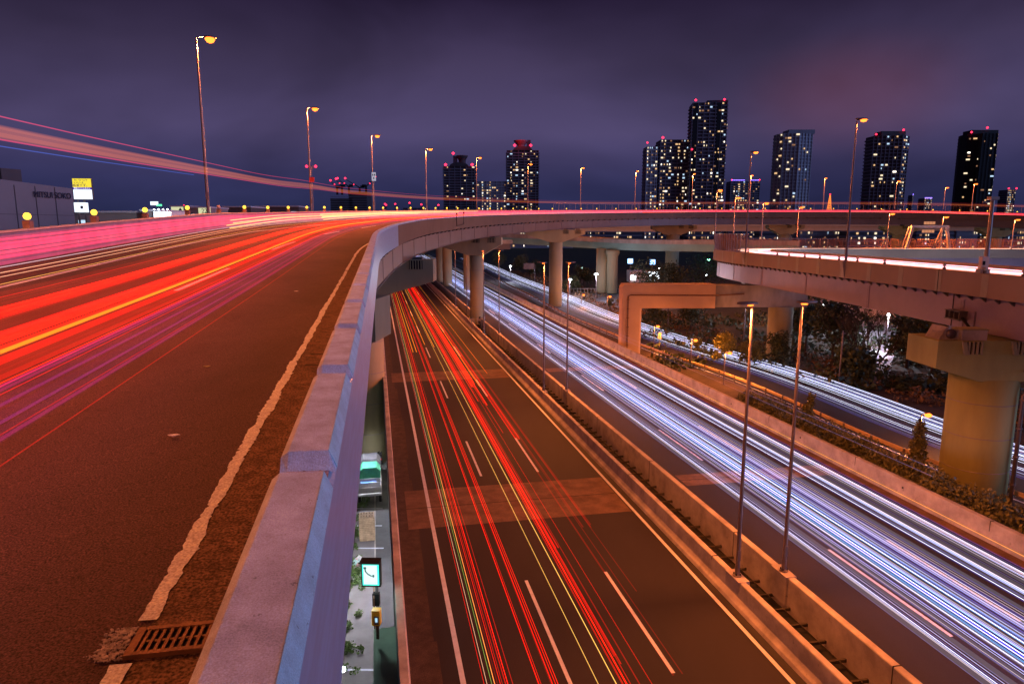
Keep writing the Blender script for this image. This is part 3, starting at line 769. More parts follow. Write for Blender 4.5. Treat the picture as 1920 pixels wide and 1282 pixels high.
for u, s0 in ((3.9, 79), (4.3, 79), (5.6, 84), (6.6, 82), (8.9, 60)): ltrail(u, 1.0, .03, .02, YEL[0], s0, 390, 'amber turn-signal trail that ends between the bridge piers on the lower expressway', GL)
GW = 'white and blue headlight trails on the lower expressway'
def wt(uc, sg, n, ms, wts, hmin=.5, hmax=.85, ws=(.005, .007, .010, .015), lab='white headlight trail in the middle lanes of the inbound expressway'):
    for k in range(n): ltrail(tq.gauss(uc, sg), tq.uniform(hmin, hmax), tq.choice(ws), .010, tq.choices(ms, wts)[0], E0 + 20, 390, lab, GW)
ms = WHT + BLU
wt(18.9, .12, 4, ms, (3, 3, 2, 1, 1, 1, 2), lab='thin white headlight trail closest to the median barrier')
wt(19.5, .15, 5, ms, (2, 3, 2, 2, 0, 1, 3), lab='thin white headlight trail in the lane beside the median')
wt(20.5, .35, 9, ms, (2, 3, 2, 3, 0, 1, 3), lab='thin white headlight trail along the first lane line of the inbound side')
wt(21.9, .50, 32, ms, (3, 5, 3, 6, 2, 2, 4))
wt(23.2, .35, 20, ms, (3, 5, 4, 6, 1, 1, 3))
wt(25.0, .35, 13, ms, (2, 5, 4, 5, 0, 1, 2), lab='pale headlight trail in the lane beside the right shoulder')
wt(26.4, .3, 10, ms, (2, 4, 4, 4, 0, 1, 2), lab='pale headlight trail near the right shoulder of the inbound side')
for u in (21.28, 21.36, 21.44): ltrail(u, .65, .045, .012, BLU[0], E0 + 20, 390, 'vivid deep blue trail along the near edge of the dense white trails', GW)
for u in (21.12, 21.18): ltrail(u, .62, .012, .010, BLU[1], E0 + 20, 390, 'thin cyan trail beside the vivid blue trail', GW)
ltrail(25.65, 1.9, .012, .01, YEL[1], E0 + 20, 390, 'thin yellow marker light trail above the right-hand inbound lane', GW)
for u, h in ((29.3, 2.3), (29.0, 2.0)): ltrail(u, h, .010, .009, WHT[3], 30, 390, 'faint blue-violet high marker trail running over the right side wall', GW)

# ================================================================== GROUND
GZ = -1.6
mb = MB(); t2 = Vector((K2, 1, 0)).normalized(); n2 = Vector((t2.y, -t2.x, 0))
def gpt(s, u, z): v = t2 * s + n2 * u; return (v.x, v.y, z)
g = MB()
rows = [[gpt(s, u, GZ) for u in (1.4, 60, 300, 1200, 3500)] for s in (-200, 0, 200, 600, 1500, 4500)]
g.rings(rows, False, False); tag(g.build('ground', GRASSG), kind='structure')
g = MB(); rows = [[gpt(s, u, -7.5) for u in (-3500, -900, -100, -10, 1.4)] for s in (-200, 0, 200, 600, 1500, 4500)]
g.rings(rows, False, False); tag(g.build('street_ground', STREET), kind='structure')

# ================================================================== PIERS
def tpier(name_label, x, y, ztop, zbot, colr, ang, armR, armL, capw=2.6, caph=2.3, endh=1.3, mat=CONC_P, group=None, grille=True, ncol=14, cat='bridge pier'):
    """round column with a tapered crosshead; local +x is the right arm"""
    t = thing('bridge_pier', name_label, cat, (x, y, zbot), ang, group)
    hh = ztop - zbot
    MB().lathe([(colr, -.5), (colr, hh - caph + .2)], 28).build('column', mat, t, True)
    fr_ = MB(); k_ = 1
    while k_ * 3.0 < hh - caph - .5: fr_.lathe([(colr + .004, k_ * 3.0), (colr + .012, k_ * 3.0 + .015), (colr + .012, k_ * 3.0 + .05), (colr + .004, k_ * 3.0 + .065)], 28); k_ += 1
    if k_ > 1: fr_.build('formwork_seam', CONC_D, t)
    c = MB(); z1, z0, ze = hh, hh - caph, hh - endh
    poly = [(-armL, z1), (armR, z1), (armR, ze), (colr * 1.05, z0), (-colr * 1.05, z0), (-armL, ze)]
    c.extr([Vector((px_, -capw / 2, pz)) for px_, pz in poly], (0, capw, 0))
    c.build('crosshead', mat, t)
    if grille:
        for gx in ((armR - 1.6), (armR - 4.2)):
            gg = MB().box((gx, -capw / 2 - .03, hh - .45), (1.25, .06, .8)).build('bearing_recess', BLACK, t)
            gb = MB()
            for k in range(5): gb.box((gx - .5 + k * .25, -capw / 2 - .08, hh - .45), (.09, .05, .8))
            gb.build('grille', mat, gg)
            MB().box((gx, 0, hh + .12), (.9, .9, .24)).build('bearing', STEEL, t)
    return t
def under(s, d, extra=2.51): p = DK.at(s, d, 0); return p
GPI = 'piers carrying the curving upper deck'
def deckpier(Y, px_end, label, colx=None, colu=None, zbot=-7.5, colr=1.25, armR=None, armL=9.0, capw=2.6, caph=2.6, endh=1.9, mat=CONC_P, ang=None):
    s = min((abs(DK.at(k * .5, 3, 0).y - Y), k * .5) for k in range(20, 480))[1]
    pos, t, lat = DK.frame(s)
    if ang is None: ang = math.atan2(-lat.y, -lat.x)
    zt = DK.at(s, 0.6, 0).z - 2.51 - .24
    return s, zt, ang
# near pier by the street (crosshead end shows beside the parapet)
s, zt, ang = deckpier(38, 0, '')
xe = PY(722, 560, 38).x
tpier('grey crosshead of the nearest pier jutting out beside the parapet over the lower expressway', xe - 6.2, 38, zt, -7.5, 1.3, -.1, 6.2, 5.5, 3.0, 3.3, 2.25, CONC_P, GPI)
s, zt, ang = deckpier(65, 0, '')
xe = PY(815, 490, 65).x
tpier('beige pier with grilled crosshead over the red trails, its column down on the street', xe - 6.6, 65, zt, -7.5, 1.5, 0, 6.6, 6, 2.8, 3.4, 2.0, CONC_P, GPI)
# pier 3 stands in the median slot
cx, cy = PY(893, 500, 114).x, 114.0
s = min((abs((DK.at(k * .5, 3, 0) - Vector((cx, cy, 17))).length), k * .5) for k in range(150, 300))[1]
zt3 = DK.at(s, 3, 0).z - 2.51 - .4
tpier('tall pale pier rising from the median slot with grilled crosshead under the bend', cx, cy, zt3, -.6, 1.12, -.08, 4.3, 6.8, 2.6, 2.9, 1.1, CONC_P, GPI)
MB().box((0, 0, .6), (2.6, 2.2, 1.0)).build('column_base', CONC_D, bpy.data.objects['bridge_pier.002'])
for (px, Y, lab, r, aR, aL, pyt) in ((1042, 150, 'round brown pier beyond the right side wall carrying a wide crosshead under the bend', 1.45, 6.3, 6.6, 0), (1260, 191, 'slim round pier standing in front of the bright shop lights in the distance', 1.85, 6.2, 6, 0),
                                (1468, 196, 'far pier crosshead behind the screened end of the ramp loop', 1.7, 5, 5, 0), (1681, 195, 'greenish far pier under the deck left of the signal gantry', 1.6, 5, 5, 0), (1862, 192, 'greenish far pier under the deck at the right edge', 1.6, 5, 5, 0)):
    x = PY(px, 480, Y).x
    s = min(((DK.at(k * .5, 5, 0).xy - Vector((x, Y))).length, k * .5) for k in range(150, 560))[1]
    pos, t, lat = DK.frame(s)
    tpier(lab, x, Y, DK.at(s, 3, 0).z - 2.75, GZ, r, -.05, aR, aL, 3, 2.6, .9, surf('green_lit_concrete', (.30, .36, .20), .8, .2, .4, 0) if px > 1600 else CONC_P, GPI)  # green light on the far right piers put into their concrete colour

# ================================================================== RAMP LOOP ON THE RIGHT
RP = Path([(29.0, 0, 11.5), (29.0, 12, 11.5), (29, 41, 11.5), (29, 62, 11.45), (28.7, 78, 11.4), (28.2, 90, 11.35), (29.5, 101, 11.3), (34, 110, 11.2), (42.5, 117.5, 11.1), (55, 122, 11.0), (75, 124, 10.9), (100, 125, 10.9), (150, 126, 10.8)], -1, lambda s: 0.0, 1.0, 6)
RE = RP.end - 1; RW = 8.2
tag(RP.sheet(.3, RW - .2, 0, 0, RE, 1.5).build('ramp_road', ASPH), kind='structure')
rt = thing('ramp_bridge', 'looping elevated ramp with violet steel box girder and pale parapet on the right', 'bridge')
RP.sweep([(0, -.55), (0, .90), (.03, .93), (.27, .93), (.30, .90), (.30, -.02), (.30, -.55)], 0, RE, 1.5).build('outer_parapet', surf('beige_parapet', (.31, .235, .19), .8, .12, .25, .06, 20), rt)
RP.sweep([(RW - .3, -.02), (RW - .3, .90), (RW - .27, .93), (RW - .03, .93), (RW, .90), (RW, -.55), (RW - .3, -.55)], 0, RE, 1.5).build('inner_parapet', surf('beige_parapet', (0, 0, 0)), rt)
RP.sweep([(.31, -.03), (.31, -.58), (RW - .31, -.58), (RW - .31, -.03)], 0, RE, 2).build('deck_slab', CONC_D, rt)
gr_ = RP.sweep([(.62, -.60), (.62, -2.82), (RW - .7, -2.82), (RW - .7, -.60)], 0, RE, 1.5).build('box_girder', STEEL_P, rt)
k = 0; s = 15.0
while s < 125 and k < 90:
    m = MB(); RP.sweep([(.30, -.59), (.30, -.64), (.615, -.90), (.615, -.59)], s, s + .16, .3, m); m.build('bracket', STEEL, rt); s += 1.25; k += 1
k = 0
for s in (33, 44.5, 56.5, 68.5, 80, 89, 97):        # riveted splice strips
    m = MB()
    rows = [[RP.at(s + a, .612, -.95), RP.at(s + a, .612, -2.78)] for a in (0, .36)]
    RP.sweep([(.598, -.95), (.598, -2.78), (.619, -2.78), (.619, -.95)], s, s + .34, .4, m)
    sp_ = m.build('splice_plate', STEEL_P, gr_)
    rv = MB()
    for j in range(22):
        for a in (.06, .28): rv.box(RP.at(s + a, .592, -1.0 - j * .082), (.03, .03, .03))
    rv.build('rivets', STEEL, gr_)
# faint panel joints on the parapet
for k in range(22):
    s = 14 + k * 4.6
    RP.sweep([(-.012, -.54), (-.012, .88), (.004, .88), (.004, -.54)], s, s + .62, .7).build('joint_strip', surf('grey_green_strip', (.33, .31, .25), .8, .1, 1, 0), rt)
sj = 46.4 - 1.2
s43 = min((abs(RP.at(k * .25, 0, 0).y - 46.6), k * .25) for k in range(60, 240))[1]
RP.sweep([(-.02, -.56), (-.02, .95), (.05, .95), (.05, -.56)], s43, s43 + .06, .1).build('expansion_gap', BLACK, rt)
RP.sweep([(.60, -.62), (.60, -2.8), (.63, -2.8), (.63, -.62)], s43 - .9, s43 - .82, .1).build('expansion_gap', BLACK, gr_)
RP.sweep([(.53, -1.6), (.53, -2.8), (.62, -2.8), (.62, -1.6)], s43 - 3.2, s43 - 2.95, .3).build('stiffener', STEEL_P, gr_)
RP.sweep([(.53, -2.1), (.53, -2.8), (.62, -2.8), (.62, -2.1)], s43 - 2.1, s43 - 1.85, .3).build('stiffener', STEEL_P, gr_)
# folding pedestals of the ramp lamps: wedge brackets on the outer face
for s in (RP_s for RP_s in []): pass
def ramp_s(px, lo=15, hi=130, h=1.0, d=0):
    best = None; s = lo
    while s < hi:
        v = RP.at(s, d, h) - Vector((0, 0, H)); zc = v.y * math.cos(PIT) - v.z * math.sin(PIT); x = 960 + F * v.x / zc
        if best is None or abs(x - px) < best[0]: best = (abs(x - px), s)
        s += .25
    return best[1]
rl0 = None
def ramp_lamp():
    t = thing('street_lamp', 'x', 'street lamp')
    MB().lathe([(.16, 0), (.16, .05), (.11, .08), (.09, 5), (.06, 11.7)], 10).build('pole', POLE_D, t)
    MB().tube([(0, 0, 11.6), (0, 0, 11.8), (.3, 0, 11.85)], .04, 8).build('arm', POLE_D, t)
    MB().rings([[(-.15 + x, w * math.cos(a * .6283), 11.92 + hh * math.sin(a * .6283)) for a in range(10)] for x, w, hh in ((0, .04, .03), (.15, .17, .07), (.7, .2, .09), (1.05, .14, .06), (1.15, .03, .02))]).build('lamp_head', POLE_D, t, True)
    MB().lathe([(.02, -.22), (.2, -.17), (.28, -.04), (.26, 0)], 12, (.58, 0, 11.87)).build('lens', G_SOD, t, True)
    put_light(L_RAMP, t, (.6, 0, 11.6))
    return t
for i, (px, lab) in enumerate(((1583, 'tallest dark lamp post on the near parapet of the ramp loop'), (1399, 'lamp post rising from the screened outer end of the ramp loop'))):
    s = ramp_s(px, 30 if i == 0 else 84, 75 if i == 0 else 118)
    o = ramp_lamp() if rl0 is None else copy_tree(rl0); rl0 = rl0 or o
    pos, t, lat = RP.frame(s); o.location = RP.at(s, .15, .93); o.rotation_euler = (0, 0, math.atan2(lat.y, lat.x)); o['label'] = lab; o['group'] = 'lamp posts on the ramp loop'
    RP.sweep([(-.28, .93), (.30, .935), (.30, .90), (-.012, -.54)], s - .28, s + .28, .6).build('lamp_pedestal', CONC, rt)
# second row of lamps on the far side of the loop and the roads beyond
fl0 = None
def far_lamp(hh=10):
    t = thing('street_lamp', 'x', 'street lamp')
    MB().lathe([(.12, 0), (.08, 5), (.05, 10)], 8).build('pole', POLE, t)
    MB().tube([(0, 0, 9.95), (.35, 0, 10.05)], .05, 6).build('arm', POLE, t)
    MB().rings([[(.2 + x, w * math.cos(a * 1.047), 10.1 + h2 * math.sin(a * 1.047)) for a in range(6)] for x, w, h2 in ((0, .04, .03), (.2, .16, .07), (.7, .14, .06), (.8, .03, .02))]).build('lamp_head', POLE_D, t)
    MB().lathe([(.02, -.42), (.3, -.3), (.40, -.04), (.3, 0.05)], 10, (.55, 0, 10.05)).build('lens', G_SODF, t, True)
    return t
flist = [(1350, 357, 455, 118, 'over the left end of the screened loop'), (1384, 371, 440, 126, 'just right of the tallest towers foot'), (1437, 381, 470, 118, 'left of the faceted grey tower'), (1503, 389, 445, 128, 'right of the faceted grey tower'), (1673, 401, 470, 122, 'left of the signal gantry'), (1774, 407, 470, 122, 'right of the signal gantry'), (1908, 412, 470, 118, 'at the far right edge above the loop'),
         (1685, 340, 392, 195, 'in front of the brown balconied tower'), (1776, 352, 392, 193, 'in the gap left of the black tower'), (1830, 345, 392, 190, 'in front of the black tower')]
for i, (px, pt, pb, Y, wh) in enumerate(flist):
    a = PY(px, pt, Y); b = PY(px, pb, Y)
    o = far_lamp() if fl0 is None else copy_tree(fl0); fl0 = fl0 or o
    o.location = (a.x - .5, Y, b.z); o.scale = (1, 1, (a.z - b.z) / 10.0); o['label'] = 'thin orange lamp ' + wh; o['group'] = 'distant orange lamps beyond the loop'
    if i in (0, 2, 4, 5): put_light(L_FAR, o, (.55, 0, 9.5))
# fence screens round the loop end
sa, sb = ramp_s(1385, 78, 92), RE
fc = thing('screen_fence', 'tall brown mesh screen fence on posts around the outer end of the ramp loop', 'fence')
k = 0; s = sa; st = []
while s < 118 and k < 40:
    MB().tube([RP.at(s, .12, .9), RP.at(s, .12, 3.2)], .035, 6).build('fence_post', POLE, fc); s += 1.1; k += 1
s_mid = s
while s < sb and k < 95:
    MB().tube([RP.at(s, .12, .9), RP.at(s, .12, 2.5)], .035, 6).build('fence_post', POLE, fc); s += 1.5; k += 1
m = surf('brown_mesh', (.22, .10, .06), .7, .3, 1.2, 0)
RP.sweep([(.15, 3.15), (.15, 3.2), (.2, 3.2), (.2, 3.15)], sa, s_mid, 1.5).build('top_rail', POLE, fc)
RP.sweep([(.15, 2.46), (.15, 2.5), (.2, 2.5), (.2, 2.46)], s_mid, sb, 1.5).build('top_rail', POLE, fc)
mb = MB(); s = sa
while s < sb:
    mb.tube([RP.at(s, .17, .95), RP.at(s, .17, 3.1 if s < s_mid else 2.4)], .022, 4, False); s += .16 if s < s_mid else .30
h = 1.1
while h < 2.4: RP.sweep([(.16, h), (.16, h + .03), (.19, h + .03), (.19, h)], sa, sb, 2, mb); h += .14
mb.build('wire_mesh', m, fc)
# globes and boxes standing on the near parapet
for i, px in enumerate((1400, 1455, 1477, 1506, 1535, 1569, 1605, 1655, 1766, 1840, 1915)):
    s = ramp_s(px, 16, 92); b = RP.at(s, .15, .93)
    t = thing('unlit_delineator', 'unlit round delineator on the near ramp parapet, %s from the left' % ORD[i], 'delineator lamp', b, 0, 'unlit delineators on the near ramp parapet')
    MB().box((0, 0, .08), (.16, .14, .16)).build('base', IRON, t)
    MB().lathe([(.04, .16), (.04, .22), (.10, .27), (.11, .33), (.08, .40), (.02, .42)], 10).build('globe', surf('unlit_globe', (.5, .4, .3)), t, True)
# camera mast + control cabinet at the right
s = ramp_s(1848, 16, 60, 1.0, 7.4); b = RP.at(s, 7.6, .9)
b = PY(1848, 498, 52)
t = thing('camera_mast', 'brown steel mast with flat camera head standing inside the ramp at the right', 'mast', b)
zt = PY(1857, 375, 52).z - b.z
MB().lathe([(.20, -2.5), (.17, .5), (.13, zt)], 12).build('pole', POLE, t); MB().box((0, 0, zt + .12), (.62, .5, .24)).build('camera_head', POLE, t); MB().box((-.5, 0, zt - .15), (.5, .12, .10)).build('arm', POLE_D, t)
b = RP.at(ramp_s(1836, 20, 60), .2, .93)
t = thing('control_cabinet', 'white and brown control cabinet on the ramp parapet near the mast', 'cabinet', b)
MB().box((0, 0, .12), (.6, .45, .24)).build('base', CONC, t); MB().box((0, 0, .62), (.42, .34, .78)).build('cabinet_body', surf('cabinet_white', (.62, .5, .44), .5, .1, 2, 0), t); MB().box((-.1, -.18, .62), (.16, .02, .24)).build('panel', BLACK, t)

# portal pier under the loop
pl = PY(1181, 600, 86); Yp = 86.0; zt = 8.35
CONC_O = surf('portal_orange_lit', (.50, .34, .22), .75, .15, .3, .08, 10)  # orange lamplight on the portal put into its colour
pr = thing('portal_pier', 'broad orange-lit portal frame pier spanning the surface road beneath the ramp loop', 'bridge pier', (pl.x, Yp, GZ))
hh = zt - GZ
def rrect(w, d, r=.35, n=4):
    o = []
    for cx_, cy_, a0 in ((w / 2 - r, d / 2 - r, 0), (-w / 2 + r, d / 2 - r, 90), (-w / 2 + r, -d / 2 + r, 180), (w / 2 - r, -d / 2 + r, 270)):
        for k in range(n + 1): a = R(a0 + 90 * k / n); o.append((cx_ + r * math.cos(a), cy_ + r * math.sin(a)))
    return o
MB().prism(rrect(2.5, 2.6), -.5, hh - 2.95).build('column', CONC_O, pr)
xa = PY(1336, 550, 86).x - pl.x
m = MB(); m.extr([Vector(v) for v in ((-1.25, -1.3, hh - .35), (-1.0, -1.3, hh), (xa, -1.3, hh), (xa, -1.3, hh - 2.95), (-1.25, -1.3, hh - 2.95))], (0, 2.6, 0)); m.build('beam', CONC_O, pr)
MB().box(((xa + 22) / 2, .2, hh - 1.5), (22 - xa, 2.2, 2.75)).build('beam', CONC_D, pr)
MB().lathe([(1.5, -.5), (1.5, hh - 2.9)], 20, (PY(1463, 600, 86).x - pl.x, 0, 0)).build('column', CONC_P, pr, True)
m = MB(); m.tube([(-.5, -1.38, 0), (-.5, -1.38, hh - 1.45), (-.2, -1.38, hh - 1.3), (xa + .4, -1.38, hh - 1.35), (xa + .6, -1.1, hh - 1.35), (14, -1.0, hh - 1.2)], .08, 6); m.build('drain_pipe', IRON, pr)
for k in range(7): MB().box((-.5, -1.38, 1.2 + k * 1.15), (.3, .14, .08)).build('pipe_clamp', IRON, pr)
for bx in (29.7, 35.2): MB().box((bx - pl.x, 0, hh + .13), (1.2, 1.4, .26)).build('bearing', STEEL, pr)

# big near pier on the right
cx, cy = 29.1, 41.2; zt = 8.62
pn = thing('bridge_pier', 'massive round olive pier with blocky crosshead under the ramp at the right', 'bridge pier', (cx, cy, GZ)); hh = zt - GZ
mb = MB()
for k in range(1, 4): mb.lathe([(1.85, k * 2.1), (1.862, k * 2.1 + .01), (1.862, k * 2.1 + .04), (1.85, k * 2.1 + .05)], 48)
mb.build('formwork_seam', CONC_D, pn)
CONC_G = surf('olive_pier_concrete', (.36, .36, .13), .75, .25, .35, .2, 18, stretch=(1, 1, .25))  # greenish lamplight on the pier put into the olive colour
MB().lathe([(1.85, -.5), (1.85, hh - 2.4)], 48).build('column', CONC_G, pn, True)
x0 = 25.1 - cx
m = MB()
top = [(x0, -1.55), (x0 + .0, 1.55), (14, 1.55), (14, -1.55)]
m.extr([Vector((x0, -1.55, hh)), Vector((x0, -1.55, hh - 1.65)), Vector((-1.3, -1.55, hh - 2.45)), Vector((6, -1.55, hh - 2.45)), Vector((14, -1.55, hh - 1.9)), Vector((14, -1.55, hh))], (0, 3.1, 0)); m.build('crosshead', CONC_G, pn)
for gx in (-1.9, 1.0, 4.2):
    gg = MB().box((gx, -1.58, hh - .42), (1.05, .06, .72)).build('bearing_recess', BLACK, pn); m = MB()
    for k in range(4): m.box((gx - .33 + k * .25, -1.66, hh - .42), (.10, .10, .76))
    m.build('grille', CONC_P, gg)
    MB().extr([Vector((gx - .55, -1.62, hh - .02)), Vector((gx - .40, -1.62, hh - .80)), Vector((gx - .62, -1.62, hh - .80)), Vector((gx - .78, -1.62, hh - .02))], (0, -.16, 0)).build('grille_cheek', CONC_P, pn)
MB().box((x0 + 1.0, -.5, hh + .24), (.9, 1.1, .48)).build('bearing_block', CONC, pn)
MB().extr([Vector((x0 + .35, -1.0, hh)), Vector((x0 + .35, .4, hh)), Vector((x0 + .75, .4, hh + .75)), Vector((x0 + .75, -1.0, hh + .75))], (.18, 0, 0)).build('bearing_cheek', CONC, pn)
MB().lathe([(.28, -.12), (.30, 0), (.28, .12)], 20, (0, 0, 0)).build('cable_reel', POLE_D, pn, True, (x0 + 1.0, -1.05, hh + .35)).rotation_euler = (R(90), 0, 0)
MB().box((x0 + 2.2, -.9, hh + .3), (1.5, 1.0, .60)).build('bearing_block', CONC, pn); MB().box((x0 + 2.2, -.9, hh + .64), (1.6, 1.1, .08)).build('bearing_plate', CONC_P, pn)
for bx in (2.2, 6.0): MB().box((bx, 0, hh + .02), (1.3, 1.5, .05)).build('bearing', STEEL, pn)
m = MB(); m.tube([(1.25, -1.75, 0), (1.25, -1.75, hh - 3.3), (1.5, -1.72, hh - 2.7), (2.6, -1.70, hh - 2.2), (4.6, -1.70, hh - 1.9)], .12, 10); dp = m.build('drain_pipe', POLE, pn, True)
for k in range(5): MB().lathe([(.16, 0), (.17, .04), (.16, .10)], 10, (1.25, -1.75, 1.4 + k * 1.75)).build('pipe_clamp', POLE, dp)
# restraint bracket on the girder beside it
t = thing('restraint_bracket', 'boxy steel restraint bracket with strut bolted to the ramp girder left of the pier', 'bracket', (29.6 - .02, 44.6, 9.5))
b = PY(1710, 590, 44.8)
t.location = (29.62, b.y, b.z)
for dz in (-.28, .28): MB().box((-.3, 0, dz), (.6, 1.5, .06)).build('plate', STEEL, t)
for dy in (-.7, -.2, .3, .7): MB().box((-.3, dy, 0), (.5, .05, .5)).build('rib', STEEL, t)
MB().tube([(-.3, -.6, -.1), (-.6, -2.2, -.75)], .09, 8).build('strut', BLACK, t)

# signal gantry over the loop
Yg = 121.0; a = PY(1697, 473, Yg); b = PY(1781, 475, Yg); a1 = PY(1712, 425, Yg); b1 = PY(1775, 425, Yg)
t = thing('sign_gantry', 'pale orange portal gantry with splayed legs and small lit panels over the loop road', 'gantry')
MB().tube([a, a1], .28, 4).build('leg', CONC, t); MB().tube([b, b1], .28, 4).build('leg', CONC, t); MB().tube([a + Vector((1.6, 4, 0)), a1 + Vector((0, 1, 0))], .2, 4).build('leg', CONC, t); MB().tube([b + Vector((-.8, 4, 0)), b1 + Vector((0, 1, 0))], .2, 4).build('leg', CONC, t)
MB().box(((a1.x + b1.x) / 2, Yg, a1.z), (b1.x - a1.x + .6, .5, .45)).build('beam', CONC, t)
for k in range(4): 
    MB().box((a1.x + 1.9 + k * .5, Yg - .3, a1.z + .62), (.42, .08, .5)).build('panel', glow('gantry_panel', (1, .40, .2), .6, False), t)
    MB().box((a1.x + 1.7 + k * .55, Yg - .3, a1.z - .8), (.45, .08, .5)).build('panel', glow('gantry_panel', (1, .5, .2), .6), t)

# trails on the ramp loop
tq = random.Random(5)
for k in range(11):
    d = tq.uniform(1.5, 6.6); tag(RP.trail(d, tq.uniform(.55, .85), 3, RE, .03, .02, 1.5).build('light_trail', tq.choice((trailmat('hot_orange_trail', (1, .28, .12), 2.2), trailmat('hot_white_trail', (1, .66, .5), 2.6), trailmat('lilac_trail', (.6, .5, 1), 1.6)))), 'glowing white-orange trail following the curve of the ramp loop', 'light trail', 'light trails on the ramp loop')

# ================================================================== OTHER VIADUCTS
def viaduct(name, pts, w, par, gird, matp, matg, label, fence=False, step=6):
    V = Path(pts, 1, step=4.0); t = thing(name, label, 'bridge')
    V.sweep([(0, 0), (w, 0), (w, -par), (0, -par)], 0, V.end, step).build('deck_slab', matp, t)
    V.sweep([(.5, -par - .01), (w - .5, -par - .01), (w - .5, -par - gird), (.5, -par - gird)], 0, V.end, step).build('girder', matg, t)
    if fence:
        m = MB(); s = 0
        V.sweep([(.1, 1.5), (.15, 1.5), (.15, 1.55), (.1, 1.55)], 0, V.end, step).build('top_rail', POLE, t)
        k = 0
        while s < V.end and k < 90: MB().box(V.at(s, .12, .75), (.1, .1, 1.5)).build('fence_post', POLE, t); s += 2.2; k += 1
    return V, t
tv, _ = viaduct('teal_viaduct', [PY(925, 437.5, 205), PY(1060, 443.5, 190), PY(1180, 449, 178), PY(1350, 450.5, 165), PY(1500, 452, 160)], 9, 1.05, 1.75, CONC_D, TEAL, 'lower viaduct with greenish steel girder passing behind the round piers')
gv, _ = viaduct('beige_viaduct', [PY(1078, 419, 262), PY(1250, 420, 262), PY(1440, 418.5, 262), PY(1700, 418, 262), PY(1960, 419, 262)], 10, 1.3, 1.6, surf('sodium_beige', (.55, .42, .25), .8, .1, .5, 0), surf('sodium_beige', (0, 0, 0)), 'distant beige viaduct glowing orange between the deck and the teal viaduct')  # orange sodium light on the viaduct put into its beige
for px, py, Y, r, lab in ((1130, 466, 184, 1.5, 'left of two pale round columns under the teal viaduct'), (1149, 469, 182, 1.45, 'right of two pale round columns under the teal viaduct, with flared head')):
    b = PY(px, py, Y); t = thing('viaduct_column', lab, 'bridge pier', (b.x, Y, -3.5)); hh = b.z + 3.5
    MB().lathe([(r, 0), (r, hh - 1.6), (r * 1.3, hh - .8), (r * 1.3, hh + .1)] if px > 1140 else [(r * 1.1, 0), (r * 1.1, hh)], 20).build('column', CONC_P, t, True)
for i, (px, pyt, Y, r) in enumerate(((825, 464, 200, 1.2), (838, 464, 185, 1.3), (877, 470, 165, 1.1))):
    b = PY(px, pyt, Y); t = thing('viaduct_column', 'orange round column beyond the white trails, %s from the left under the bend' % ORD[i], 'bridge pier', (b.x, Y, GZ), 0, 'orange columns under the bend')
    hh = b.z - GZ + 2.0
    MB().lathe([(r, 0), (r, hh)], 16).build('column', CONC_P, t, True); MB().box((0, 0, hh + .3), (6, 2.5, 1.4)).build('crosshead', CONC_P, t)
b = PY(845, 447, 200); 
fv, _ = viaduct('link_viaduct', [PY(800, 452, 240) , PY(845, 452, 200), PY(890, 450, 160)], 9, .9, 1.3, CONC_D, STEEL, 'short dark link viaduct behind the grilled crosshead under the bend')

# ================================================================== SURFACE ROAD, VERGE AND TREES ON THE RIGHT
SZ = GZ + .05
cpx = [(868, 486), (905, 500), (960, 526), (1040, 560), (1110, 594), (1210, 632), (1300, 664), (1450, 710), (1600, 768), (1750, 832), (1920, 893), (2120, 960), (2420, 1060)]
SR = Path([P(x, y, SZ) for x, y in cpx[::-1]], 1, step=2.0, smooth=12)     # runs from near right to far left; +d is the left of travel (towards the expressway)
SE = SR.end - 2
tag(SR.sheet(-5.2, 5.2, .0, 0, SE, 3).build('surface_road', ASPH_D), kind='structure')
tag(SR.sheet(5.2, 9.0, .05, 0, SE * .75, 3).build('verge_soil', SOIL), kind='structure')
tag(SR.sheet(-9.5, -5.2, .05, 0, SE * .75, 3).build('far_verge_soil', SOIL), kind='structure')
for d in (4.7, -4.7): tag(SR.sheet(d - .08, d + .08, .01, 0, SE, 3).build('road_edge_line', WHITE), kind='structure')
gr = thing('guard_rail', 'low orange-lit steel guard rail along the near edge of the surface road', 'guard rail')
SR.sweep([(5.25, .48), (5.25, .82), (5.31, .74), (5.29, .65), (5.31, .56)], 0, SE * .7, 3).build('rail', surf('rail_steel', (.6, .45, .3), .5, .1, 2, 0), gr)
s = 2; k = 0
while s < SE * .6 and k < 60: MB().box(SR.at(s, 5.36, .42), (.12, .12, .84)).build('fence_post', POLE, gr); s += 3.2; k += 1
tq = random.Random(15)
for k in range(34):
    d = tq.choice((tq.gauss(-2.6, .8), tq.gauss(-1.6, .5), tq.gauss(1.9, .9)))
    m = tq.choices((WHT[0], WHT[1], WHT[3], BLU[2], VIO[0]), (5, 4, 3, 2, 1) if d < 0 else (1, 3, 4, 4, 2))[0]
    tag(SR.trail(d, tq.uniform(.5, .9), 0, SE, tq.choice((.008, .012, .02)), .010, 3).build('light_trail', m), 'white headlight trail on the far half of the surface road beyond the hedge' if d < 0 else 'pale violet-blue light trail on the near half of the surface road beyond the hedge', 'light trail', 'light trails on the surface road')
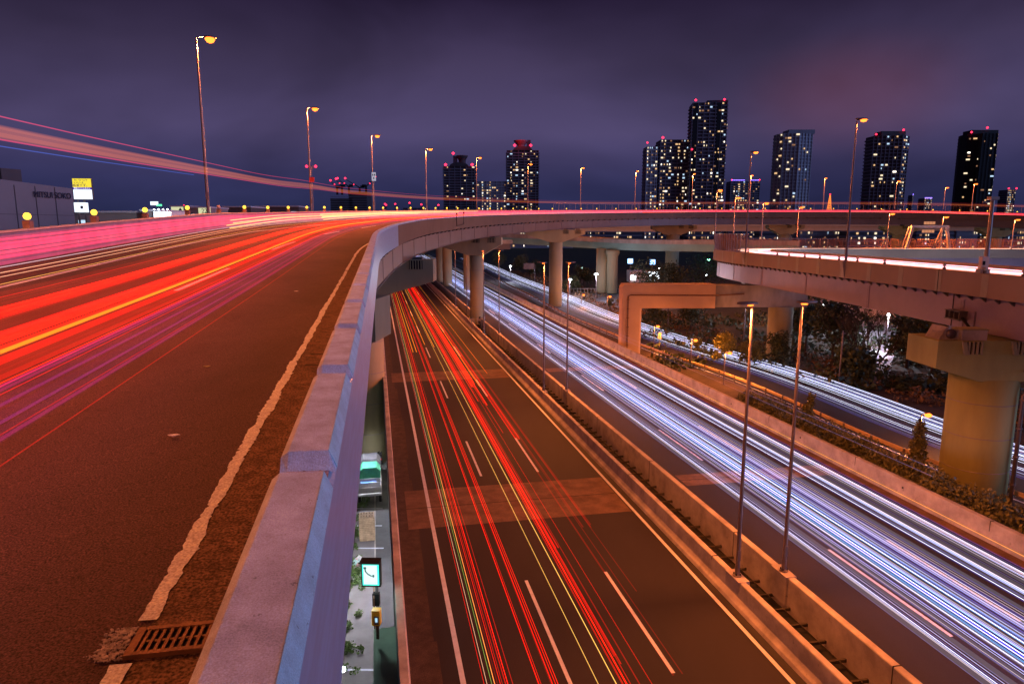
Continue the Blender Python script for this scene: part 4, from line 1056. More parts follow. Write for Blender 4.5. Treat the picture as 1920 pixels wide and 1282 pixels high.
# low verge lamps
vl0 = None
for i, (px, pt, pb, lab) in enumerate(((1232, 612, 660, 'small orange verge lamp just right of the portal pier'), (1302, 638, 690, 'small orange verge lamp between the portal pier and the round lit bush'), (1365, 662, 722, 'small orange verge lamp in front of the round lit bush'), (1733, 778, 850, 'small orange lamp glowing beside the tall ivy column near the massive pier'), (1143, 556, 590, 'small orange lamp by the crossroads left of the portal pier'), (1094, 553, 575, 'orange lamp nearest the round brown pier at the crossroads'))):
    b = P(px, pb, SZ); top = PY(px, pt, b.y)
    t = thing('verge_lamp', lab, 'lamp', b, 0, 'small orange verge lamps')
    hz = top.z - b.z
    MB().lathe([(.07, 0), (.05, hz)], 8, (-.5, 0, 0)).build('pole', POLE_D, t); MB().tube([(-.5, 0, hz), (-.3, 0, hz + .15), (0, 0, hz + .12)], .03, 6).build('arm', POLE_D, t)
    MB().lathe([(.05, -.18), (.2, -.12), (.26, 0), (.2, .1), (.05, .14)], 12, (0, 0, hz)).build('lens', G_SOD, t, True)
    L = L_SMALL if i != 3 else L_SMALL
    put_light(L, t, (0, -.1, hz - .35))
# foliage helpers
def leafcloud(blobs, n, size, seed, mb=None, flat=.6):
    q = random.Random(seed); mb = mb or MB(); tot = sum(b[3] ** 2 for b in blobs)
    for bx, by, bz, br, sq in [(b[0], b[1], b[2], b[3], b[4] if len(b) > 4 else 1.0) for b in blobs]:
        for _ in range(max(6, int(n * br * br / tot))):
            v = Vector((q.gauss(0, 1), q.gauss(0, 1), q.gauss(0, 1))).normalized() * br * (q.random() ** .35) * q.choice((1, 1, 1.12))
            p = Vector((bx + v.x, by + v.y, bz + v.z * sq))
            a = Vector((q.gauss(0, 1), q.gauss(0, 1), q.gauss(0, .7))).normalized(); c = a.cross(Vector((q.gauss(0, 1), q.gauss(0, 1), q.gauss(0, 1)))).normalized()
            z = size * q.uniform(.6, 1.3); i = len(mb.v)
            mb.v += [tuple(p - a * z), tuple(p + c * z * flat), tuple(p + a * z), tuple(p - c * z * flat)]; mb.face([i, i + 1, i + 2, i + 3])
    return mb
def limbs(mb, p, d, L, r, depth, q, spread=.55):
    e = p + d * L; mb.tube([p, p + d * L * .5 + Vector((q.uniform(-1, 1), q.uniform(-1, 1), 0)) * L * .04, e], [r, r * .8, r * .62], 5, False)
    if depth <= 0: return
    for _ in range(3 if depth > 1 else 4):
        nd = (d + Vector((q.uniform(-1, 1), q.uniform(-1, 1), q.uniform(-.25, .8))) * spread).normalized()
        limbs(mb, p + d * L * q.uniform(.55, 1), nd, L * q.uniform(.55, .8), r * .55, depth - 1, q, spread)
def tree(base, h, w, label, seed, mat=LEAF, n=1400, name='tree', group=None, leaf=.22, blobs=9, trunk=.14, low=.35):
    q = random.Random(seed); t = thing(name, label, 'tree' if 'tree' in name else 'bush', base, 0, group)
    m = MB(); m.tube([(0, 0, -.2), (q.uniform(-.1, .1), 0, h * .4), (q.uniform(-.2, .2), 0, h * .8)], [trunk, trunk * .7, trunk * .25], 6)
    for _ in range(4): a = q.uniform(0, 6.28); m.tube([(0, 0, h * .35), (math.cos(a) * w * .25, math.sin(a) * w * .25, h * .65)], [trunk * .5, trunk * .15], 5)
    m.build('trunk', BARK, t)
    B = []
    for _ in range(blobs):
        a = q.uniform(0, 6.28); rr = w * .5 * q.uniform(.1, .75); zz = h * q.uniform(low, .92); f = 1 - abs(zz / h - .6) * .9
        B.append((math.cos(a) * rr * f, math.sin(a) * rr * f, zz, w * q.uniform(.16, .27), q.uniform(.7, 1)))
    leafcloud(B, n, leaf, seed).build('crown', mat, t); return t
def gp(px, py, z=GZ): return P(px, py, z)
# ivy columns and lit bush
def ivycol(px, pb, pt, label, seed, w):
    b = P(px, pb, GZ + .0); zt = PY(px, pt, b.y).z - b.z; t = thing('ivy_column', label, 'plant', b)
    MB().lathe([(.12, 0), (.08, zt)], 8).build('stem', BARK, t)
    q = random.Random(seed); B = [(q.uniform(-.15, .15), q.uniform(-.15, .15), zt * k / 12, w * (1 - .55 * k / 12) * q.uniform(.8, 1.15), 1.1) for k in range(12)]
    leafcloud(B, 2600, .11, seed).build('crown', LEAF_I, t)
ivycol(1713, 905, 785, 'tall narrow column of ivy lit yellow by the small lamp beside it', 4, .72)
ivycol(1514, 800, 738, 'shorter dark ivy-covered post standing behind the right side wall', 5, .62)
tb = thing('round_bush', 'round bush glowing yellow-green under the verge lamps', 'bush', gp(1357, 690)); MB().tube([(0, 0, 0), (.05, 0, 2.6)], [.1, .05], 6).build('trunk', BARK, tb)
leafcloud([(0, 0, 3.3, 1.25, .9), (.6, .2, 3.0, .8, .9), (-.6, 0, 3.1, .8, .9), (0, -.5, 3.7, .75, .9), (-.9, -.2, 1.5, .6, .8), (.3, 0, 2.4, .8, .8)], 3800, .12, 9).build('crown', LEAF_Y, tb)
tree(gp(1308, 668), 2.6, 2.4, 'smaller olive bush left of the round yellow bush', 10, LEAF_I, 900, 'round_bush', leaf=.14)
tree(gp(1400, 690), 3.2, 4.2, 'wide olive bush right of the round yellow bush', 11, LEAF_I, 1400, 'round_bush', leaf=.15)
tree(gp(1232, 618), 5.5, 6.0, 'dark bush under the beam of the portal pier', 12, LEAF, 1500, 'round_bush', leaf=.2)
tree(gp(1295, 620), 4.5, 6.5, 'dark rounded bush between the portal columns', 13, LEAF, 1500, 'round_bush', leaf=.2)
tree(gp(1462, 690), 4.2, 4.6, 'dark bush at the foot of the right portal column', 14, LEAF, 1200, 'round_bush', leaf=.18)
tree(gp(1143, 582), 2.6, 1.8, 'small clipped round shrub at the crossroads left of the portal pier', 15, LEAF, 700, 'round_bush', leaf=.12)
# hedge behind the wall: ivy-covered, lumpy
hd = thing('ivy_hedge', 'dense ivy hedge running behind the right side wall towards the massive pier', 'hedge')
def hedge(s0, s1, u0, u1, z, n, seed, mat, leaf=.12, parent=None, name='foliage'):
    q = random.Random(seed); B = []; s = s0
    while s < s1:
        u = q.uniform(u0, u1); v = LR.at(s, u, 0); B.append((v.x, v.y, q.uniform(z - 1.0, z - .45), q.uniform(.55, .85), .9)); B.append((v.x + q.uniform(-.5, .5), v.y, z - 1.5, .95, 1.1)); s += .35
    return leafcloud(B, n, leaf, seed).build(name, mat, parent)
hedge(12, 54, 30.6, 32.4, 1.35, 34000, 31, LEAF_I, .115, hd)
br = leafcloud([(*LR.at(s_, u_, 0).xy, GZ + .45, r_, .7) for s_, u_, r_ in [(random.Random(k).uniform(40, 125), 30.4 + random.Random(k + 500).uniform(0, 2.2) , random.Random(k + 900).uniform(.5, 1.1)) for k in range(110)]], 16000, .13, 33)
tag(br.build('low_brush', LEAF_R), 'reddish dry brush filling the verge between the side wall and the surface road', 'brush', kind='stuff')
q = random.Random(44); B = []
for k in range(240):
    s = q.uniform(5, SE * .68); d = -q.uniform(6.2, 15); v = SR.at(s, d, 0); B.append((v.x, v.y, GZ + .3, q.uniform(.6, 1.6), .6))
tag(leafcloud(B, 14000, .20, 45).build('bank_brush', LEAF_R), 'brown scrub covering the bank beyond the surface road', 'brush', kind='stuff')
B = []
for k in range(150):
    px = q.uniform(1210, 1900); py = q.uniform(590, 700) if px < 1500 else q.uniform(600, 740)
    v = gp(px, py); B.append((v.x, v.y, GZ + .5, q.uniform(1.2, 2.6), .45))
tag(leafcloud(B, 9000, .34, 46).build('dark_undergrowth', LEAF), 'dark undergrowth in the park beyond the surface road', 'undergrowth', kind='stuff')
# trees of the park
for i, (px, py, h, w, lab, m_) in enumerate(((1560, 690, 8, 8, 'dark full tree left of the pale lit path', LEAF), (1510, 668, 7.5, 7, 'dark tree right of the right portal column', LEAF), (1745, 712, 9, 8, 'dark tree right of the pale lit path and left of the massive pier', LEAF), (1700, 690, 6.5, 6, 'broad dark tree leaning over the right of the pale lit path', LEAF),
        (1600, 720, 4, 6, 'low dark bushy tree in front of the bare branches', LEAF), (1905, 720, 8, 8, 'dark tree right of the massive pier at the frame edge', LEAF), (1215, 560, 8, 12, 'dark tree behind the portal beam at its left end', LEAF), (1320, 545, 9, 14, 'dark tree behind the portal beam below the green lamp', LEAF), (1262, 555, 8, 10, 'dark tree behind the slim round pier', LEAF),
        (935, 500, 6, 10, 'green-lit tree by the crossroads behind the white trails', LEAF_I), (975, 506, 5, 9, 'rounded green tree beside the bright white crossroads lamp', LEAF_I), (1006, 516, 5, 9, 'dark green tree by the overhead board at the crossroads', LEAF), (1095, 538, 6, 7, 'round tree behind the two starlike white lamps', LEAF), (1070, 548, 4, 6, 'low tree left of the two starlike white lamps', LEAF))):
    tree(gp(px, py), h, w, lab, 60 + i, m_, 2000, 'park_tree', 'trees of the park beyond the surface road', leaf=.26, blobs=14, trunk=.2)
for i, (px, py, h, lab) in enumerate(((1602, 702, 9.5, 'bare leafless tree silhouetted against the pale lit path'), (1632, 700, 8.5, 'second bare tree spreading thin branches over the pale lit path'))):
    t = thing('bare_tree', lab, 'tree', gp(px, py)); m = MB(); q = random.Random(90 + i)
    for k in range(4): limbs(m, Vector((0, 0, 0)), Vector((q.uniform(-.5, .7), q.uniform(-.4, .4), 1)).normalized(), h * .42, .11, 4, q, .55)
    m.build('branches', BARK, t)
# pale lit path and car park behind the trees, with their cool lamps
mb = MB(); c = [gp(x, y, GZ + .02) for x, y in ((1596, 648), (1620, 610), (1700, 600), (1730, 640), (1680, 650), (1668, 700), (1650, 745), (1610, 742), (1632, 700), (1640, 665))]
mb.v += [tuple(p) for p in c]; mb.face(list(range(len(c)))); tag(mb.build('park_path', PAVE), kind='structure')
mb = MB(); c = [gp(x, y, GZ + .03) for x, y in ((1520, 560), (1960, 560), (2100, 640), (1900, 640), (1700, 612), (1600, 612))]; mb.v += [tuple(p) for p in c]; mb.face(list(range(len(c)))); tag(mb.build('car_park', PAVE), kind='structure')
cl0 = None
L_PARK = lampdata('park_lamp_light', (.78, .82, 1.0), 3600, .15)
L_STAR = lampdata('star_lamp_light', (.86, .78, 1.0), 4200, .2)
def cool_lamp(px, pt, pb, lab, L, z=GZ, m=G_COOL, r=.26, grp='cool white lamps beyond the surface road'):
    b = P(px, pb, z); zt = PY(px, pt, b.y).z - b.z; t = thing('park_lamp', lab, 'lamp', b, 0, grp)
    MB().lathe([(.10, 0), (.06, zt - .2)], 8).build('pole', POLE_D, t)
    MB().lathe([(.06, -.2), (r * .8, -.14), (r, 0), (r * .7, .14), (.05, .2)], 12, (0, 0, zt)).build('lens', m, t, True)
    if L: put_light(L, t, (0, -.5, zt - .45))
cool_lamp(1068, 524, 556, 'dazzling violet-white lamp left of the pair by the crossroads', L_STAR, r=.55)
cool_lamp(1117, 514, 566, 'dazzling violet-white lamp right of the pair by the crossroads', L_STAR, r=.5)
cool_lamp(1326, 487, 545, 'green-tinted bright lamp above the portal beam', None, m=glow('green_lens', (.25, 1, .55), 9, False), r=.55)
cool_lamp(957, 499, 528, 'bright white lamp among the green trees at the crossroads', L_PARK, r=.38)
cool_lamp(1091, 502, 530, 'small pale green lamp behind the dazzling pair', None, m=glow('pale_green_lens', (.6, 1, .85), 8, False), r=.35)
cool_lamp(1236, 503, 532, 'pinkish white lamp right of the bright shops', None, r=.35); cool_lamp(1324, 516, 540, 'small white lamp just above the portal beam', None, r=.25)
cool_lamp(1660, 590, 660, 'cool lamp half hidden behind the girder lighting the pale path', L_PARK, r=.2); cool_lamp(1745, 585, 640, 'cool lamp behind the trees right of the pale path', L_PARK, r=.2); cool_lamp(1890, 590, 650, 'cool lamp behind the massive pier at the right', L_PARK, r=.2)
cool_lamp(1540, 572, 620, 'cool lamp lighting leaves below the girder', L_PARK, r=.2)
# thin posts with signs on the verge
for px, pb, pt, lab in ((1573, 720, 620, 'grey utility pole rising from the brush left of the pale path'), (1394, 640, 578, 'slim brown pole behind the round lit bush'), (1252, 618, 572, 'slim dark pole between the portal columns')):
    b = gp(px, pb); t = thing('utility_pole', lab, 'pole', b); zt = PY(px, pt, b.y).z - b.z
    MB().lathe([(.11, 0), (.08, zt)], 8).build('pole', POLE_D, t); MB().box((.15, 0, zt - .3), (.3, .1, .1)).build('bracket', POLE_D, t)
b = P(1236, 655, SZ); t = thing('road_sign', 'back of a round road sign pair on a short post beside the guard rail', 'sign', b)
MB().lathe([(.04, 0), (.04, 2.2)], 6).build('pole', POLE, t)
for z in (1.7, 2.15): MB().lathe([(.26, -.015), (.26, .015)], 14).build('plate', surf('orange_lit_metal', (.5, .4, .3)), t, False, (0, 0, z)).rotation_euler = (R(90), 0, 0)
# crossroads with guard fence, shops beyond
mb = MB(); c = [gp(x, y, GZ + .03) for x, y in ((1040, 552), (1175, 552), (1300, 575), (1175, 592), (1120, 580))]; mb.v += [tuple(p) for p in c]; mb.face(list(range(len(c)))); tag(mb.build('crossroads', STREET), kind='structure')
sh = thing('petrol_station', 'brightly lit white shop with blue signs far behind the slim pier', 'shop', gp(1205, 528))
MB().box((0, 0, 1.8), (9.5, 6, 3.6)).build('wall', surf('shop_white', (.7, .72, .75), .6, .1, 1, 0), sh); MB().box((3, -3.05, 2.0), (3.4, .1, 2.6)).build('window', glow('shop_window', (.85, .93, 1), 5, False), sh); MB().box((-3.6, -3.05, 1.5), (1.6, .1, 1.6)).build('window', glow('shop_window', (1, 1, 1), 5), sh)
for x, z, c in ((-4.2, 6.6, (.15, .4, 1)), (3.0, 6.3, (.2, .5, 1))):
    MB().box((x, 0, z), (1.6, .3, 1.5)).build('sign_panel', glow('blue_shop_sign', (.25, .5, 1), 5, False), sh); MB().box((x, .1, z / 2 + .6), (.2, .2, z)).build('sign_post', POLE, sh)
ov = thing('overhead_board', 'dark overhead road board seen from behind near the crossroads trees', 'sign', gp(1003, 530)); 
MB().lathe([(.14, 0), (.12, 5.6)], 8).build('pole', POLE_D, ov); MB().box((-1.9, 0, 5.2), (3.4, .12, 1.9)).build('panel', POLE_D, ov)
fc = thing('guard_fence', 'pale low guard fence along the crossroads pavement', 'fence'); a, b = gp(1050, 548), gp(1160, 548)
MB().tube([a + Vector((0, 0, 1)), b + Vector((0, 0, 1))], .06, 6).build('rail', CONC, fc)
for k in range(18): v = a.lerp(b, k / 17); MB().box(v + Vector((0, 0, .5)), (.1, .1, 1)).build('fence_post', CONC, fc)

# ================================================================== CITY
q = random.Random(101)
def facade_mat(name, c, c2): return surf(name, c, .7, .2, .05, 0, c2=c2)
DARKF = facade_mat('dark_facade', (.09, .085, .12), (.07, .066, .09)); GREYF = facade_mat('grey_facade', (.30, .30, .36), (.24, .24, .29)); BLKF = facade_mat('black_facade', (.022, .022, .028), (.018, .018, .022)); BRNF = facade_mat('brown_facade', (.10, .08, .085), (.075, .06, .07))
SLAB = facade_mat('balcony_slab', (.5, .5, .56), (.42, .42, .5)); SLAB_D = facade_mat('balcony_slab_dark', (.30, .28, .35), (.24, .22, .29))
WINM = [glow('window_warm', (1, .60, .28), 1.0, False), glow('window_cream', (1, .80, .52), 1.3, False), glow('window_cool', (.55, .76, 1), 1.1, False), glow('window_dim', (1, .5, .28), .28, False)]
WINM.append(glow('window_bright', (1, .9, .75), 3.0, False))
EX = {}
def extra(t, loc, rz, w, h, i): EX.setdefault(i, MB()).box(loc, (w, .12, h), rz)
def flush_extra(t):
    if EX:
        M_ = MB()
        for i, b in EX.items():
            o_ = len(M_.v); M_.v += b.v; M_.f += [[k + o_ for k in f] for f in b.f]; M_.mi += [i] * len(b.f)
        M_.build('windows', WINM, t)['kind'] = 'stuff'
    EX.clear()
WINMESH = {}
def winmesh(w, h, i):
    k = (round(w, 2), round(h, 2), i)
    if k not in WINMESH: WINMESH[k] = MB().box((0, 0, 0), (w, .12, h)).mesh('window', WINM[i])
    return WINMESH[k]
def tower(px0, px1, pyt, Y, label, body, slab, dep, yaw=0.0, floors=None, lit=.16, cols=None, seed=1, winw=None, side=True, pybase=None, group='residential towers on the skyline', wn=88, pil=True, name='tower_block', cat='tower', slabout=.7, base_z=GZ):
    if px0 > 1180 and name == 'tower_block': px0 += (px0 - 960) * dep / Y
    a = PY(px0, pyt, Y); b = PY(px1, pyt, Y); w = (b.x - a.x) / math.cos(yaw) * (1 / (1 + abs(math.tan(yaw)) * dep / max(1, (b.x - a.x)))) if yaw else b.x - a.x
    hh = a.z - base_z; t = thing(name, label, cat, ((a.x + b.x) / 2, Y + dep / 2, base_z), yaw, group)
    q = random.Random(seed); MB().box((0, 0, hh / 2), (w, dep, hh)).build('wall', body, t)
    n = floors or max(3, int(hh / 3.3)); fh = hh / n; cols = cols or max(3, int(w / 3.4))
    m = MB()
    for k in range(1, n): m.box((0, 0, k * fh), (w + slabout * 2, dep + slabout * 2, .9 if slabout > .3 else .35))
    m.build('balconies', slab, t)
    if pil:
        m = MB()
        for k in range(cols + 1):
            if k % 2 == 0 or k in (0, cols): m.box((-w / 2 + w * k / cols, -dep / 2 - slabout * .55, hh / 2), (.5, slabout * 1.3, hh))
        m.build('pilasters', slab, t)
    cells = [(f, c, s) for f in range(n) for c in range(cols) for s in ((0, 1) if side and yaw else (0,))]
    q.shuffle(cells); colb = [q.choice((.25, .5, .9, 1.2, 2.0)) for _ in range(cols + 1)]
    cells = [x for x in cells if q.random() < 1.5 * lit * colb[x[1]] * (1.0 if x[2] == 0 else .6)]
    ww = (winw or w / cols * .55); wh = fh * .42
    for j, (f, c, s) in enumerate(cells):
        i = q.choices(range(5), (4, 4, 2, 4, 1))[0]; z = (f + .62) * fh; wk = ww * q.choice((.35, .6, .6, 1.0, 1.5))
        if s == 0: loc = (-w / 2 + w * (c + q.uniform(.38, .62)) / cols, -dep / 2 - slabout - .12, z); rz = 0
        else: loc = ((w / 2 + slabout + .12) * (1 if yaw < 0 else -1), -dep / 2 + dep * (c + .5) / cols, z); rz = R(90)
        if j < 80: o = link('window', winmesh(wk, wh, i), t, loc); o.rotation_euler = (0, 0, rz)
        else: extra(t, loc, rz, wk, wh, i)
    flush_extra(t)
    return t, w, hh
def beacon(t, loc, r=1.0): MB().lathe([(.1, -r), (r, -r * .3), (r, r * .3), (.1, r)], 8, loc).build('beacon', G_RED, t)
# rounded pair on the left
for px0, px1, pyt, lab, sd, cr in ((831, 890, 312, 'dark stepped tower with red lights and a flared roof crown, left of the pair', 1, 0), (950, 1010, 282, 'tall dark tower with a red-lit flared roof crown, right of the pair', 2, 1)):
    t, w, hh = tower(px0, px1, pyt, 900, lab, BRNF, SLAB_D, 34, 0, lit=.17 if cr else .09, cols=11, seed=sd, slabout=1.1)
    m = MB(); arc = [(-w * .30, 0), (w * .30, 0)] + [(w * .30 * math.cos(a * math.pi / 12), 5 * math.sin(a * math.pi / 12)) for a in range(0, 13)]
    m.extr([Vector((x, -18.5, hh + z)) for x, z in arc[2:]], (0, 30, 0)); m.build('arched_gable', BRNF, t)
    m = MB(); m.lathe([(4.8, -3), (4.8, 4), (9.5, 9), (9.5, 10)] if cr else [(4.6, -3), (4.6, 5), (7.5, 10), (7.5, 11)], 20, (3 if not cr else -2, 0, hh + 4)); m.build('crown', surf('crown_red_lit', (.40, .16, .17), .7, .2, 1, 0) if cr else BRNF, t)  # red light on the right-hand crown also put into its colour
    MB().box((-6 if not cr else 8, 0, hh + 7.5), (5, 6, 14)).build('lift_house', DARKF, t)
    for x, z in (((-w * .42, 2), (w * .42, 2), (-7, 16)) if not cr else ((-w * .25, 6), (w * .25, 6))): beacon(t, (x, -18, hh + z), 1.7)
    if cr:
        L = lampdata('crown_light', (1, .05, .04), 5000, .5); put_light(L, t, (-2, -24, hh + 12))
    beacon(t, (-w * .48, -18.6, hh * .2), 1.3); beacon(t, (w * .4, -18.6, hh * .2), 1.3)
tower(893, 949, 340, 900, 'lower pale gridded apartment block between the two crowned towers', GREYF, SLAB, 18, 0, lit=.26, cols=12, seed=3, slabout=.4)
t = bpy.data.objects['tower_block.002']
# three-step cluster
tower(1206, 1233, 275, 705, 'lowest, pale gridded wing at the left of the three stepped towers', GREYF, SLAB, 20, 0, lit=.26, cols=5, seed=4, slabout=.6)
beacon(bpy.data.objects['tower_block.003'], (-5, -10, 102), .9)
t, w, hh = tower(1230, 1292, 262, 712, 'middle of the three stepped towers with a red light on its left corner', DARKF, SLAB_D, 24, 0, lit=.17, cols=10, seed=5); beacon(t, (-w / 2 + 2, -12, hh + 2), 1.2)
t, w, hh = tower(1288, 1369, 192, 700, 'tallest tower of the skyline, highest of the three stepped blocks', DARKF, SLAB_D, 26, -.12, lit=.16, cols=12, seed=6, slabout=.9)
MB().box((8, 0, hh + 1.2), (20, 16, 3)).build('roof_house', DARKF, t)
for x in (-w / 2 + 3, w / 2 - 3): beacon(t, (x, -12, hh + 2.5), 1.1)
beacon(t, (-w / 2 + 1, -14.2, hh * .68), .9)
for c_, x in ((BLKF, -w / 2 + 3.5), (BLKF, w / 2 - 7)): MB().box((x, -13.35, hh / 2), (5.5, 1.2, hh * .985)).build('recess_band', c_, t)
t, w, hh = tower(1362, 1425, 340, 1050, 'lower block with blue roof lights right of the tallest tower', DARKF, SLAB_D, 22, 0, lit=.3, cols=12, seed=7)
for k in range(12):
    if k not in (6, 7): MB().box((-w / 2 + 1.5 + k * w / 12.5, -12, hh + 1.6), (3.0, .5, 1.0)).build('roof_light', glow('blue_roof_light', (.25, .15, 1), 3, False), t)
for x in (-w / 2 + 1, w / 2 - 1): beacon(t, (x, -12, hh + 2), 1)
def polytower(px0, px1, pyt, Y, label, body, slab, seed, lit, prof, cols, slabout=.6):
    """tower on a faceted plan"""
    if px0 > 960: px0 += (px0 - 960) * 22 / Y
    a = PY(px0, pyt, Y); b = PY(px1, pyt, Y); w = b.x - a.x; hh = a.z - GZ; t = thing('tower_block', label, 'tower', ((a.x + b.x) / 2, Y + 12, GZ), 0, 'residential towers on the skyline'); q = random.Random(seed)
    poly = [(x * w, y * 26) for x, y in prof]; MB().prism(poly, 0, hh).build('wall', body, t)
    n = int(hh / 3.3); fh = hh / n; m = MB()
    for k in range(1, n): m.prism([(x * (1 + slabout * 2 / w), y * (1 + slabout / 13)) for x, y in poly], k * fh - .35, k * fh + .35)
    m.build('balconies', slab, t)
    fr = [i for i in range(len(poly)) if (poly[i][1] + poly[(i + 1) % len(poly)][1]) < -4]
    cnt = 0; m = MB()
    for i in fr:
        p0 = Vector((*poly[i], 0)); p1 = Vector((*poly[(i + 1) % len(poly)], 0)); e = p1 - p0; nn = Vector((e.y, -e.x, 0)).normalized()
        if nn.y > 0: nn = -nn
        nc = max(1, int(e.length / 3.4)); rz = math.atan2(e.y, e.x)
        for c in range(nc + 1): v = p0 + e * (c / nc) + nn * .5; m.box((v.x, v.y, hh / 2), (.45, slabout * 1.4, hh), rz)
        for c in range(nc):
            bias = q.choice((.2, .5, .9, 1.2, 2.2))
            for f in range(n):
                if q.random() < lit * 1.5 * bias:
                    v = p0 + e * ((c + q.uniform(.35, .65)) / nc) + nn * (slabout + .35); wi = q.choices(range(5), (4, 4, 3, 3, 1))[0]; wk = 2.0 * q.choice((.4, .7, .7, 1.1, 1.6)); lc = (v.x, v.y, (f + .62) * fh)
                    if cnt < 80: o = link('window', winmesh(wk, fh * .42, wi), t, lc); o.rotation_euler = (0, 0, rz)
                    else: extra(t, lc, rz, wk, fh * .42, wi)
                    cnt += 1
    flush_extra(t)
    m.build('pilasters', slab, t)
    return t, w, hh
t, w, hh = polytower(1448, 1527, 250, 700, 'pale grey faceted tower with a slanting front, alone between gaps of open sky', GREYF, SLAB, 8, .11, [(-.5, .2), (-.5, -.15), (-.38, -.42), (.05, -.5), (.5, -.28), (.5, .5), (-.4, .5)], 12)
MB().box((6, 0, hh + 2), (26, 16, 4)).build('roof_house', GREYF, t)
t, w, hh = polytower(1622, 1711, 254, 700, 'brownish balconied tower with a stepped roof behind the mid-right lamps', BRNF, SLAB_D, 9, .13, [(-.5, .3), (-.5, -.3), (.22, -.5), (.5, -.2), (.5, .5), (-.4, .5)], 12, 1.0)
MB().box((3, 2, hh + 2.5), (24, 14, 5)).build('roof_house', BRNF, t); beacon(t, (-w / 2 + 2, -8, hh + 1.5), 1); beacon(t, (12, -6, hh + 6), 1)
t, w, hh = polytower(1796, 1878, 250, 690, 'black tower with bright stacked windows at the far right of the skyline', BLKF, BLKF, 10, .12, [(-.5, .2), (-.5, -.2), (-.2, -.34), (-.16, -.5), (.34, -.5), (.5, -.25), (.5, .5), (-.4, .5)], 12, .35)
MB().box((3, 2, hh + 2), (26, 14, 4)).build('roof_house', BLKF, t); beacon(t, (-w / 2 + 2, -8, hh + 1.5), 1); beacon(t, (4, -6, hh + 6), 1)
t, w, hh = tower(1873, 1904, 356, 1100, 'small tower with red roof lights right of the black tower', DARKF, SLAB_D, 20, 0, lit=.35, cols=8, seed=11); beacon(t, (-w / 2, -12, hh + 2), 1.2); beacon(t, (w / 2, -12, hh + 2), 1.2)
t, w, hh = tower(1722, 1747, 372, 1300, 'small block with a blue lit roof edge between the two right towers', DARKF, SLAB_D, 20, 0, lit=.3, cols=7, seed=12); MB().box((0, -11, hh + .8), (w, .6, 1.6)).build('roof_light', glow('blue_roof_light', (0, 0, 0), 1), t)
t, w, hh = tower(1703, 1712, 366, 1100, 'narrow block with a blue crown light at the right foot of the brown tower', DARKF, SLAB_D, 12, 0, lit=.2, cols=3, seed=13); MB().box((0, -7, hh + 1), (w, .6, 2)).build('roof_light', glow('blue_roof_light', (0, 0, 0), 1), t)
# mid-distance apartment rows seen through the gaps under the decks
for i, (px0, px1, pyt, Y, f) in enumerate(((945, 1075, 421, 620, 'left of the wide crosshead'), (1075, 1205, 419, 640, 'above the teal viaduct'), (1290, 1345, 424, 560, 'right of the slim pier'), (1500, 1585, 424, 560, 'right of the far crosshead'), (1590, 1665, 425, 540, 'under the brown tower'), (1720, 1790, 422, 560, 'seen through the gantry'), (1795, 1835, 424, 560, 'below the black tower'), (1885, 1935, 432, 520, 'at the right edge'), (1425, 1492, 428, 600, 'under the faceted tower'))):
    tower(px0, px1, pyt, Y, 'distant low apartment row ' + f, DARKF if i % 3 else GREYF, SLAB_D, 14, 0, lit=.20, cols=int((px1 - px0) / 5), seed=30 + i, wn=40, name='apartment_block', cat='building', group='low apartment rows behind the viaducts', slabout=.5, pil=False)
# orange lattice tower
b = PY(1550, 455, 2600); hz = PY(1550, 366, 2600).z - GZ; t = thing('lattice_tower', 'tiny glowing orange lattice tower on the horizon between the skyline blocks', 'tower', (b.x, 2600, GZ))
TT = glow('tower_orange', (1, .22, .03), 1.8, False); TD = glow('tower_dim', (1, .35, .05), 1.0, False)
for sx in (-1, 1):
    for sy in (-1, 1): MB().tube([(sx * 26, sy * 26, 0), (sx * 11, sy * 11, hz * .35), (sx * 5, sy * 5, hz * .65), (sx * 1, sy * 1, hz)], [1.3, 1.2, 1.0, .7], 4).build('leg', TT, t)
for k in range(14): z = hz * (k + 1) / 15; w = 52 * (1 - z / hz) ** 1.6 + 2; MB().box((0, 0, z), (w, w, 1.6)).build('brace', TD if k % 2 else TT, t)
MB().box((0, 0, hz * .42), (30, 30, 12)).build('deck', TT, t); beacon(t, (0, 0, hz + 3), 2.5)
# half-built block with cranes
b0 = thing('building_site', 'dark half-built block topped by cranes with red lights, left on the horizon', 'building', (PY(661, 430, 900).x, 900, -7.5))
w = PY(695, 430, 900).x - PY(628, 430, 900).x
def zz(y, Y=900): return PY(660, y, Y).z + 7.5
MB().box((-w * .2, 0, zz(373) / 2), (w * .6, 30, zz(373))).build('wall', BRNF, b0); MB().box((w * .25, 0, zz(362) / 2), (w * .5, 30, zz(362))).build('wall', BRNF, b0)
m = MB()
for k in range(22): m.box((0, -16, k * zz(366) / 22), (w * 1.0, .6, .5))
m.build('floor_edges', SLAB_D, b0)
for i, (px, py, dx, ty) in enumerate(((634, 352, -8, 340), (643, 350, -7, 337), (656, 350, -14, 336), (676, 352, -18, 336), (688, 350, 12, 333))):
    x = PY(px, 400, 890).x; t = thing('tower_crane', 'luffing tower crane with red lights on the half-built block, %s from the left' % ORD[i], 'crane', (x, 890, zz(366) - 7.5), 0, 'cranes on the half-built block')
    h = zz(py, 890) - zz(366); m = MB()
    MB().box((0, 0, h / 2), (2.2, 2.2, max(2, h))).build('mast', BLKF, t); MB().tube([(0, 0, h), (dx, 0, zz(ty, 890) - zz(366))], [.9, .4], 4).build('jib', BLKF, t); MB().box((-dx * .2, 0, h + 1), (5, 3, 3)).build('cab', BLKF, t)
    beacon(t, (dx, 0, zz(ty, 890) - zz(366) + 1), 1.3); beacon(t, (dx * .4, 0, h + 4), .8)
